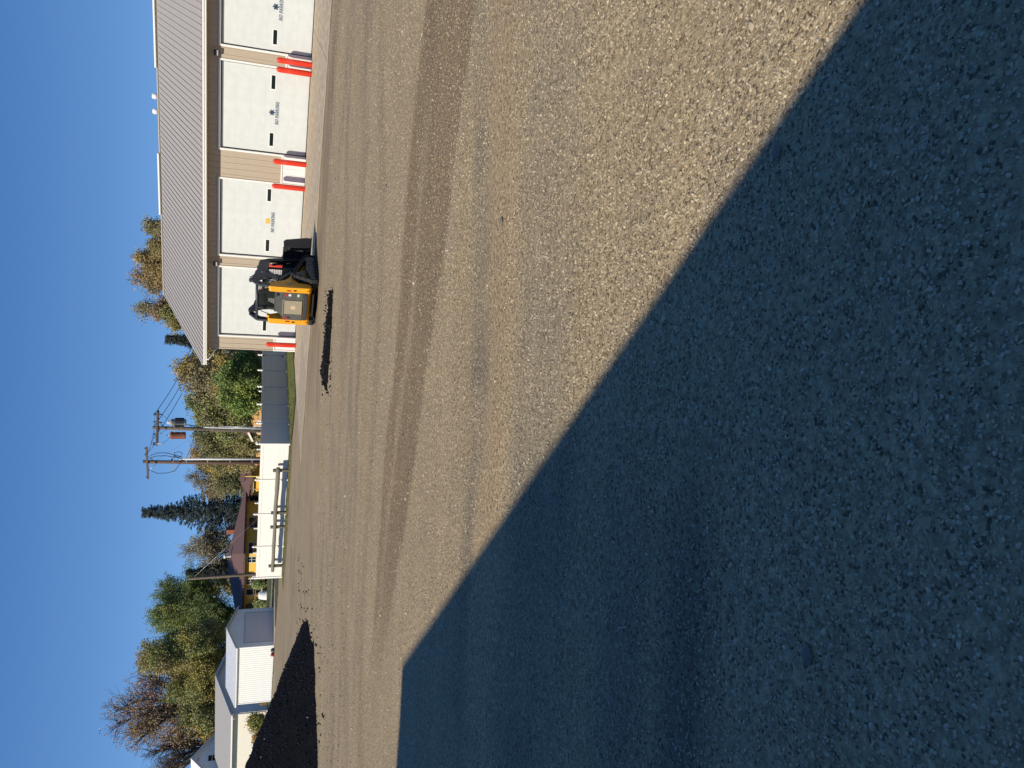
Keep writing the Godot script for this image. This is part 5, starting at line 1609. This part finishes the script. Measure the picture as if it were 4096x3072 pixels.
func small_things() -> void:
	# television aerial on the yellow house roof
	var t := thing("roof_aerial", "small thin aerial standing on the yellow house's roof", "aerial", -46.0, 31.4, 0, "", 2.9)
	tube(t, "mast", [Vector3(0, 0, 0), Vector3(0, 0.6, 0)], 0.02, "dark_metal", 5)
	tube(t, "boom", [Vector3(-0.25, 0.55, 0), Vector3(0.25, 0.55, 0)], 0.015, "dark_metal", 5)
	# a few bigger stones lying on the lot
	for k in [[1.35, -6.15, 0.035, "dark flat stone on the tan strip of gravel"], [-0.95, -2.3, 0.03, "pale stone in the shaded foreground gravel"], [0.95, -2.55, 0.028, "gray stone in the sunlit gravel near the shadow edge"]]:
		var o := obj(self, "stone", lump_mesh(11), M.dust_steel, Vector3(k[0], lot_height(k[0], k[1]) + k[2] * 0.3, k[1]))
		o.scale = Vector3(k[2] * 1.3, k[2] * 0.6, k[2])
		tag(o, k[3], "stone")

# ---------------------------------------------------------------- compact track loader; local x right, forward -z
func V(x: float, y: float, f: float) -> Vector3:
	return Vector3(x, y, -f)

func belt_path(rs: Array, step: float) -> Array:
	# closed path round wheels [f, y, r] given counter-clockwise seen from the right side; returns [point, outward normal]
	var out := []
	var n := rs.size()
	var tang := []
	for i in n:
		var a = rs[i]; var b = rs[(i + 1) % n]
		var d := Vector2(b[0] - a[0], b[1] - a[1])
		var L := d.length()
		var base := d.angle()
		var off := acos(clampf((a[2] - b[2]) / L, -1, 1))
		tang.append(base - off) # outward normal angle of the tangent line
	var raw := []
	for i in n:
		var prev: float = tang[(i - 1 + n) % n]
		var nxt: float = tang[i]
		while nxt < prev: nxt += TAU
		var c = rs[i]
		var k := maxi(int((nxt - prev) * c[2] / 0.03), 1)
		for j in k + 1:
			var a := prev + (nxt - prev) * j / k
			raw.append(Vector2(c[0] + cos(a) * c[2], c[1] + sin(a) * c[2]))
	# resample
	raw.append(raw[0])
	var total := 0.0
	for i in raw.size() - 1: total += raw[i].distance_to(raw[i + 1])
	var cnt := int(round(total / step))
	var sp := total / cnt
	var at := 0.0
	var seg := 0
	var acc := 0.0
	for i in cnt:
		var want := i * sp
		while seg < raw.size() - 2 and acc + raw[seg].distance_to(raw[seg + 1]) < want:
			acc += raw[seg].distance_to(raw[seg + 1])
			seg += 1
		var l: float = maxf(raw[seg].distance_to(raw[seg + 1]), 0.0001)
		var p: Vector2 = raw[seg].lerp(raw[seg + 1], (want - acc) / l)
		out.append(p)
	return out

func track(t: Node3D, x0: float, x1: float) -> void:
	var wheels := [[0.42, 0.16, 0.15], [1.72, 0.24, 0.23], [0.66, 0.66, 0.17]]
	var path := belt_path(wheels, 0.045)
	var n := path.size()
	var st := begin()
	for i in n:
		var a: Vector2 = path[i]
		var b: Vector2 = path[(i + 1) % n]
		var pa: Vector2 = path[(i - 1 + n) % n]
		var pb: Vector2 = path[(i + 2) % n]
		var na := (b - pa).orthogonal().normalized() * -0.035
		var nb := (pb - a).orthogonal().normalized() * -0.035
		var ao := a; var bo := b
		var ai := a + na; var bi := b + nb
		if ai.distance_to(Vector2(0.93, 0.35)) > ao.distance_to(Vector2(0.93, 0.35)):
			ai = a - na; bi = b - nb
		quad(st, V(x0, ao.y, ao.x), V(x1, ao.y, ao.x), V(x1, bo.y, bo.x), V(x0, bo.y, bo.x))
		quad(st, V(x0, bi.y, bi.x), V(x1, bi.y, bi.x), V(x1, ai.y, ai.x), V(x0, ai.y, ai.x))
		for k in [[x0, 1], [x1, -1]]:
			if k[1] > 0: quad(st, V(k[0], ao.y, ao.x), V(k[0], bo.y, bo.x), V(k[0], bi.y, bi.x), V(k[0], ai.y, ai.x))
			else: quad(st, V(k[0], ai.y, ai.x), V(k[0], bi.y, bi.x), V(k[0], bo.y, bo.x), V(k[0], ao.y, ao.x))
	var tr := obj(t, "track", done(st), M.rubber)
	var wide := x1 - x0
	var cx := (x0 + x1) / 2
	# tread blocks
	for i in range(0, n, 2):
		var p: Vector2 = path[i]
		var d: Vector2 = (path[(i + 1) % n] - path[(i - 1 + n) % n]).normalized()
		var nn := Vector2(d.y, -d.x)
		if (p + nn).distance_to(Vector2(0.93, 0.35)) < p.distance_to(Vector2(0.93, 0.35)): nn = -nn
		for h in [0, 1]:
			var c := V(cx + (h - 0.5) * wide * 0.5, p.y + nn.y * 0.008, p.x + nn.x * 0.008)
			if i % 4 == h * 2: continue
			var lug := box(tr, "tread_block", Vector3(wide * 0.47, 0.032, 0.052), c, "rubber", Vector3.ZERO, 0.008)
			lug.basis = Basis(Vector3(1, 0, 0), Vector3(0, nn.y, -nn.x), Vector3(0, nn.x, nn.y))
	# inner drive teeth on the upper run
	for i in range(0, n):
		var p: Vector2 = path[i]
		if p.y < 0.42 or p.x < 0.72: continue
		var q := p + Vector2(-0.03, -0.06)
		box(tr, "drive_tooth", Vector3(0.05, 0.05, 0.02), V(x1 - 0.06 if x1 > 0 else x0 + 0.06, q.y, q.x), "track_steel", Vector3.ZERO, 0.004)
	var xo := x1 - 0.05 if x1 > 0 else x0 + 0.05
	var sg := 1.0 if x1 > 0 else -1.0
	# frame plate
	obj(tr, "track_frame", plate([[0.5, 0.12], [1.3, 0.12], [1.42, 0.16], [1.75, 0.16], [1.8, 0.3], [1.7, 0.38], [1.42, 0.36], [1.36, 0.38], [0.98, 0.38], [0.84, 0.32], [0.6, 0.28], [0.5, 0.22]], xo - 0.05, xo), M.track_steel)
	obj(tr, "frame_gap", plate([[1.36, 0.17], [1.4, 0.17], [1.4, 0.36], [1.36, 0.36]], xo, xo + 0.004 * sg) if sg > 0 else plate([[1.36, 0.17], [1.4, 0.17], [1.4, 0.36], [1.36, 0.36]], xo - 0.054, xo - 0.05), M.loader_black)
	obj(tr, "drive_housing", plate([[0.52, 0.5], [0.62, 0.44], [0.8, 0.42], [0.98, 0.4], [0.9, 0.6], [0.78, 0.76], [0.62, 0.78], [0.54, 0.68]], xo - 0.09, xo - 0.03), M.track_steel)
	var wheel_mesh := [[0.001, -0.04], [0.6, -0.04], [1.0, -0.03], [1.0, 0.03], [0.6, 0.04], [0.3, 0.045], [0.001, 0.05]]
	for w in [[0.66, 0.66, 0.13], [1.72, 0.24, 0.19], [0.42, 0.16, 0.11], [0.68, 0.1, 0.075], [0.88, 0.1, 0.075], [1.08, 0.1, 0.075], [1.28, 0.1, 0.075], [1.46, 0.1, 0.07]]:
		var pr := []
		for q in wheel_mesh: pr.append([q[0] * w[2], q[1]])
		obj(tr, "roller", lathe(pr, 16), M.loader_black if w[2] < 0.1 else M.track_steel, V(xo - 0.03 * sg, w[1], w[0]), Vector3(0, 0, -90))

func arc_plate(t: Node, called: String, poly: Array, x0: float, x1: float, m: String) -> MeshInstance3D:
	return obj(t, called, plate(poly, x0, x1), M[m])

func loader() -> void:
	var t := thing("track_loader", "yellow and dark gray compact track loader parked facing the garage", "track loader", 7.85, -12.09, -9.0)
	t.position.y = 0.015
	track(t, 0.56, 0.90)
	track(t, -0.90, -0.56)
	# lower frame
	arc_plate(t, "chassis", [[0.45, 0.14], [0.0, 0.31], [0.02, 0.5], [1.75, 0.55], [1.85, 0.4], [1.7, 0.2], [0.9, 0.14]], -0.50, 0.50, "loader_yellow")
	arc_plate(t, "belly_pan", [[0.1, 0.12], [1.6, 0.1], [1.6, 0.16], [0.1, 0.17]], -0.44, 0.44, "loader_black")
	# towers: yellow posts with tapering side plates
	for s in [-1.0, 1.0]:
		var xa: float = 0.53 if s > 0 else -0.72
		var xb: float = 0.72 if s > 0 else -0.53
		var tower := arc_plate(t, "tower", [[0.0, 0.3], [-0.015, 0.9], [0.0, 1.5], [0.03, 1.56], [0.1, 1.52], [0.16, 1.53], [0.2, 1.6], [0.25, 1.6], [0.3, 1.42], [0.44, 1.08], [0.62, 0.92], [0.86, 0.87], [0.92, 0.8], [0.5, 0.78], [0.3, 0.62], [0.28, 0.36], [0.2, 0.24], [0.06, 0.24]], xa, xb, "loader_yellow")
		# skirt below the post, inside the track
		arc_plate(t, "tower_skirt", [[0.45, 0.14], [0.0, 0.30], [0.3, 0.62], [0.5, 0.78], [0.62, 0.78], [0.62, 0.4], [0.4, 0.17]], 0.46 if s > 0 else -0.55, 0.55 if s > 0 else -0.46, "loader_yellow")
		var xf: float = xb if s > 0 else xa
		# badge with a leaping deer outline
		var ov := []
		for i in 25:
			var a := TAU * i / 24.0
			ov.append(Vector3(xf + 0.004 * s, 0.92 + sin(a) * 0.135, -(0.235 + cos(a) * 0.062)))
		tube(tower, "badge_ring", ov, 0.006, "decal_gray", 5)
		var deer := [[0.20, 1.0], [0.215, 0.985], [0.215, 0.955], [0.235, 0.93], [0.245, 0.87], [0.27, 0.845], [0.262, 0.838], [0.238, 0.852], [0.232, 0.83], [0.222, 0.815], [0.218, 0.85], [0.21, 0.88], [0.2, 0.90], [0.19, 0.945], [0.175, 0.97], [0.182, 0.978], [0.197, 0.965]]
		arc_plate(tower, "badge_deer", deer, xf if s > 0 else xf - 0.005, xf + 0.005 if s > 0 else xf, "decal_gray")
		bb(tower, "reflector", V(s * 0.60 - 0.025, 0.86, -0.012), V(s * 0.60 + 0.025, 1.0, -0.02), "red_reflect", 0.002)
		bb(tower, "latch", V(s * 0.62 - 0.03, 0.70, -0.012), V(s * 0.62 + 0.02, 0.79, -0.022), "loader_black", 0.004)
		tube(tower, "tie_down", [V(s * 0.62, 0.36, -0.01), V(s * 0.62, 0.34, -0.06), V(s * 0.62, 0.27, -0.06), V(s * 0.62, 0.25, -0.01)], 0.014, "loader_yellow", 6)
	# rear door with grille
	bb(t, "radiator_surround", V(-0.53, 0.46, 0.4), V(0.53, 1.12, 0.03), "loader_black", 0.02)
	var rd := bb(t, "engine_door", V(-0.545, 0.475, 0.03), V(0.52, 1.105, -0.02), "loader_panel", 0.02)
	var of := -rd.position
	bb(rd, "grille_back", of + V(-0.30, 0.50, -0.0205), of + V(0.235, 1.06, -0.024), "loader_black", 0.002)
	var st := begin()
	var gx := 0.535
	var gy := 0.56
	var cnt := 15
	for k in range(-cnt, cnt + 1): # two families of slanting bars, clipped to the opening
		for fam in [1.0, -1.0]:
			var c: float = k * 0.037 * 1.55
			var pts := []
			for i in 2:
				var yy: float = (-gy / 2 if i == 0 else gy / 2)
				pts.append(Vector2(c + fam * yy * 1.0, yy))
			# clip in x
			var a: Vector2 = pts[0]
			var b: Vector2 = pts[1]
			var lo := -gx / 2
			var hi := gx / 2
			if (a.x < lo and b.x < lo) or (a.x > hi and b.x > hi): continue
			var d := b - a
			for q in 2:
				var p: Vector2 = a if q == 0 else b
				if p.x < lo: p = a + d * ((lo - a.x) / d.x)
				elif p.x > hi: p = a + d * ((hi - a.x) / d.x)
				if q == 0: pts[0] = p
				else: pts[1] = p
			var mid: Vector2 = (pts[0] + pts[1]) / 2
			var dd: Vector2 = pts[1] - pts[0]
			if dd.length() < 0.02: continue
			bx(st, Vector3(mid.x, mid.y, 0.0), Vector3(dd.length(), 0.017, 0.008), 0.002, Basis(Vector3(0, 0, 1), dd.angle()))
	obj(rd, "grille", done(st), M.grille_beige, of + V(-0.0325, 0.78, -0.03))
	bb(rd, "badge_plate", of + V(-0.10, 0.70, -0.033), of + V(0.045, 0.86, -0.042), "badge", 0.01)
	var fr := []
	for q in [[-0.305, 0.495], [0.24, 0.495], [0.24, 1.065], [-0.305, 1.065], [-0.305, 0.495]]: fr.append(of + V(q[0], q[1], -0.026))
	tube(rd, "grille_frame", fr, 0.008, "loader_black", 4, false)
	bb(rd, "tail_light", of + V(0.40, 0.97, -0.021), of + V(0.48, 1.05, -0.03), "red_lens", 0.01)
	bb(rd, "reverse_light", of + V(0.40, 0.86, -0.021), of + V(0.48, 0.94, -0.03), "white_lens", 0.02)
	bb(rd, "tail_light", of + V(-0.50, 0.97, -0.021), of + V(-0.42, 1.06, -0.03), "red_lens", 0.01)
	bb(rd, "warning_label", of + V(-0.47, 0.87, -0.021), of + V(-0.40, 0.95, -0.0235), "loader_black", 0.001)
	bb(rd, "green_sticker", of + V(0.385, 0.59, -0.021), of + V(0.49, 0.67, -0.0235), "green_label", 0.001)
	bb(rd, "sticker_stripe", of + V(0.39, 0.615, -0.0237), of + V(0.485, 0.642, -0.0245), "decal_white", 0.0004)
	for y in [0.74, 0.78]: bb(rd, "bolt", of + V(0.43, y, -0.021), of + V(0.45, y + 0.02, -0.028), "chrome", 0.004)
	bb(t, "bumper", V(-0.53, 0.325, 0.06), V(0.525, 0.455, -0.035), "loader_gray", 0.015)
	for y in [0.345, 0.395]: bb(t, "bumper_hole", V(0.45, y, -0.036), V(0.49, y + 0.035, -0.039), "loader_black", 0.001)
	# hood rising to the cab
	arc_plate(t, "hood", [[0.0, 1.125], [0.03, 1.15], [0.30, 1.33], [0.46, 1.36], [0.46, 1.08], [0.03, 1.08]], -0.40, 0.50, "loader_panel")
	arc_plate(t, "hood_side", [[0.0, 1.12], [0.03, 1.13], [0.36, 1.20], [0.46, 1.2], [0.46, 1.08], [0.03, 1.08]], -0.525, -0.405, "loader_panel")
	bb(t, "hood_vent", V(-0.36, 1.085, -0.012), V(0.24, 1.118, -0.028), "grille_beige", 0.003)
	for i in 14: bb(t, "vent_slot", V(-0.345 + i * 0.041, 1.088, -0.0285), V(-0.322 + i * 0.041, 1.115, -0.031), "loader_black", 0.0005)
	obj(t, "filler_cap", lathe([[0.001, 0.05], [0.05, 0.045], [0.05, 0.0]], 12), M.loader_black, V(0.33, 1.26, 0.14), Vector3(30, 0, 0))
	# cab
	var cab := bb(t, "cab_floor", V(-0.46, 0.56, 0.5), V(0.46, 0.7, 1.62), "loader_black")
	for s in [-1.0, 1.0]:
		for f in [0.5, 1.56]:
			bb(t, "cab_post", V(s * 0.46 - 0.035, 0.7, f), V(s * 0.46 + 0.035, 1.88, f + 0.07), "loader_gray", 0.01)
		# side screen: frame and bars
		bb(t, "screen_rail", V(s * 0.47 - 0.02, 1.55, 0.575), V(s * 0.47 + 0.02, 1.6, 1.555), "loader_gray")
		bb(t, "screen_rail", V(s * 0.47 - 0.02, 0.85, 0.575), V(s * 0.47 + 0.02, 0.9, 1.555), "loader_gray")
		for i in 13: bb(t, "screen_bar", V(s * 0.47 - 0.006, 0.905, 0.63 + i * 0.073), V(s * 0.47 + 0.006, 1.545, 0.642 + i * 0.073), "track_steel", 0.001)
		for i in 8: bb(t, "screen_bar", V(s * 0.47 - 0.005 + s * 0.007, 0.95 + i * 0.078, 0.58), V(s * 0.47 + 0.005 + s * 0.007, 0.962 + i * 0.078, 1.55), "track_steel", 0.001)
	bb(t, "cab_roof", V(-0.5, 1.885, 0.48), V(0.5, 1.95, 1.66), "loader_gray", 0.02)
	bb(t, "rear_window", V(-0.42, 1.38, 0.52), V(0.42, 1.87, 0.53), "cab_glass", 0.002)
	bb(t, "cab_sill", V(-0.42, 1.33, 0.5), V(0.42, 1.375, 0.56), "loader_black")
	bb(t, "seat_base", V(-0.25, 0.7, 0.85), V(0.25, 1.05, 1.3), "loader_black", 0.03)
	bb(t, "seat_back", V(-0.24, 1.05, 0.78), V(0.24, 1.62, 0.9), "loader_black", 0.05)
	bb(t, "seat_belt", V(0.1, 1.38, 0.74), V(0.18, 1.5, 0.779), "red_lens", 0.005)
	bb(t, "warning_label", V(0.26, 1.76, 0.512), V(0.31, 1.81, 0.519), "red_reflect", 0.001)
	for s in [-1.0, 1.0]: bb(t, "control_console", V(s * 0.36 - 0.05, 1.05, 0.9), V(s * 0.36 + 0.05, 1.3, 1.3), "loader_black", 0.02)
	# lift arms
	for s in [-1.0, 1.0]:
		var a0: float = 0.55 if s > 0 else -0.63
		var a1: float = 0.63 if s > 0 else -0.55
		var b0: float = 0.64 if s > 0 else -0.71
		var b1: float = 0.71 if s > 0 else -0.64
		# rear upright link between tower top and arm pivot
		arc_plate(t, "rear_link", [[0.06, 1.5], [0.10, 1.88], [0.16, 1.96], [0.42, 2.16], [0.52, 2.16], [0.56, 2.06], [0.40, 1.92], [0.28, 1.82], [0.22, 1.5]], b0, b1, "loader_gray")
		var arm := arc_plate(t, "lift_arm", [[0.44, 2.14], [0.50, 2.19], [0.60, 2.17], [0.86, 2.03], [1.06, 2.0], [1.22, 1.93], [1.60, 1.90], [1.80, 1.86], [1.95, 1.58], [1.88, 1.52], [1.62, 1.56], [1.34, 1.60], [1.10, 1.55], [0.86, 1.30], [0.74, 1.24], [0.66, 1.28], [0.70, 1.5], [0.66, 1.75], [0.52, 1.98]], a0, a1, "loader_gray")
		arc_plate(t, "arm_drop", [[1.80, 1.84], [1.95, 1.57], [2.02, 1.2], [2.10, 0.75], [2.16, 0.42], [2.06, 0.36], [1.94, 0.6], [1.86, 1.05], [1.80, 1.5]], a0, a1, "loader_black")
		for q in [[0.50, 2.12, 0.05], [0.16, 1.88, 0.04], [0.92, 1.62, 0.045], [0.76, 1.32, 0.035], [0.14, 1.56, 0.035]]:
			obj(t, "pin", lathe([[0.001, -0.012], [q[2], -0.01], [q[2], 0.01], [q[2] * 0.6, 0.018], [0.001, 0.02]], 14), M.galv if q[0] == 0.5 else M.loader_black, V(s * 0.715, q[1], q[0]), Vector3(0, 0, -90 * s))
		# cylinders
		tube(t, "lift_cylinder", [V(s * 0.50, 0.95, 0.35), V(s * 0.50, 1.45, 0.66)], 0.045, "loader_black", 10)
		tube(t, "cylinder_rod", [V(s * 0.50, 1.45, 0.66), V(s * 0.52, 1.75, 0.84)], 0.025, "chrome", 10)
		tube(t, "tilt_cylinder", [V(s * 0.45, 1.45, 1.86), V(s * 0.45, 1.0, 2.02)], 0.045, "loader_gray", 10)
		tube(t, "cylinder_rod", [V(s * 0.45, 1.0, 2.02), V(s * 0.45, 0.72, 2.13)], 0.024, "chrome", 10)
		arc_plate(t, "lower_link", [[0.62, 1.28], [0.70, 1.34], [1.25, 0.95], [1.32, 0.86], [1.24, 0.82]], 0.5 if s > 0 else -0.54, 0.54 if s > 0 else -0.5, "loader_gray")
		tube(t, "hose", [V(s * 0.56, 1.5, 0.3), V(s * 0.54, 1.75, 0.42), V(s * 0.52, 1.9, 0.62), V(s * 0.53, 1.85, 1.0)], 0.014, "wire", 6)
		if s > 0:
			# dealer lettering on the right arm
			for q in [["RV", 0.055, 1.02, 1.79], ["Equipment", 0.032, 1.45, 1.80], ["Sales", 0.032, 1.39, 1.735]]:
				var lt := obj(arm, "lettering", text_mesh(q[0], q[1], 0.003), M.decal_white if q[0] == "RV" else M.decal_gray)
				lt.basis = Basis(Vector3(0, 0, -1), Vector3(0, 1, 0), Vector3(1, 0, 0))
				lt.position = V(a1 + 0.003, q[3], q[2])
			var sw := []
			for i in 7: sw.append(V(a1 + 0.003, 1.77 + 0.05 * sin(PI * (i / 6.0 - 0.5)), 1.15 + 0.02 * cos(PI * (i / 6.0 - 0.5) * 1.0)))
			tube(arm, "logo_swoosh", sw, 0.006, "decal_gray", 5)
	tube(t, "cross_tube", [V(-0.70, 1.915, 0.16), V(0.66, 1.935, 0.16)], 0.045, "loader_gray", 12)
	tube(t, "cross_tube", [V(-0.6, 1.72, 1.72), V(0.6, 1.72, 1.72)], 0.05, "loader_gray", 10)
	# quick hitch and bucket
	bb(t, "hitch_plate", V(-0.6, 0.28, 2.12), V(0.6, 0.78, 2.2), "loader_black", 0.01)
	var sh := [[2.22, 0.98], [2.20, 0.35], [2.30, 0.20], [2.95, 0.14], [2.95, 0.17], [2.33, 0.24], [2.245, 0.37], [2.26, 1.0]]
	var bk := arc_plate(t, "bucket", sh, -0.97, 0.97, "loader_black")
	for s in [-1.0, 1.0]:
		arc_plate(bk, "bucket_side", [[2.22, 1.1], [2.2, 0.35], [2.3, 0.2], [2.95, 0.14], [2.96, 0.32], [2.72, 1.02], [2.6, 1.1]], 0.97 if s > 0 else -1.0, 1.0 if s > 0 else -0.97, "loader_black")
	bb(bk, "cutting_edge", V(-1.0, 0.13, 2.94), V(1.0, 0.15, 3.06), "track_steel", 0.004)
	bb(bk, "spill_guard", V(-0.97, 0.99, 2.2), V(0.97, 1.12, 2.24), "loader_black", 0.004)
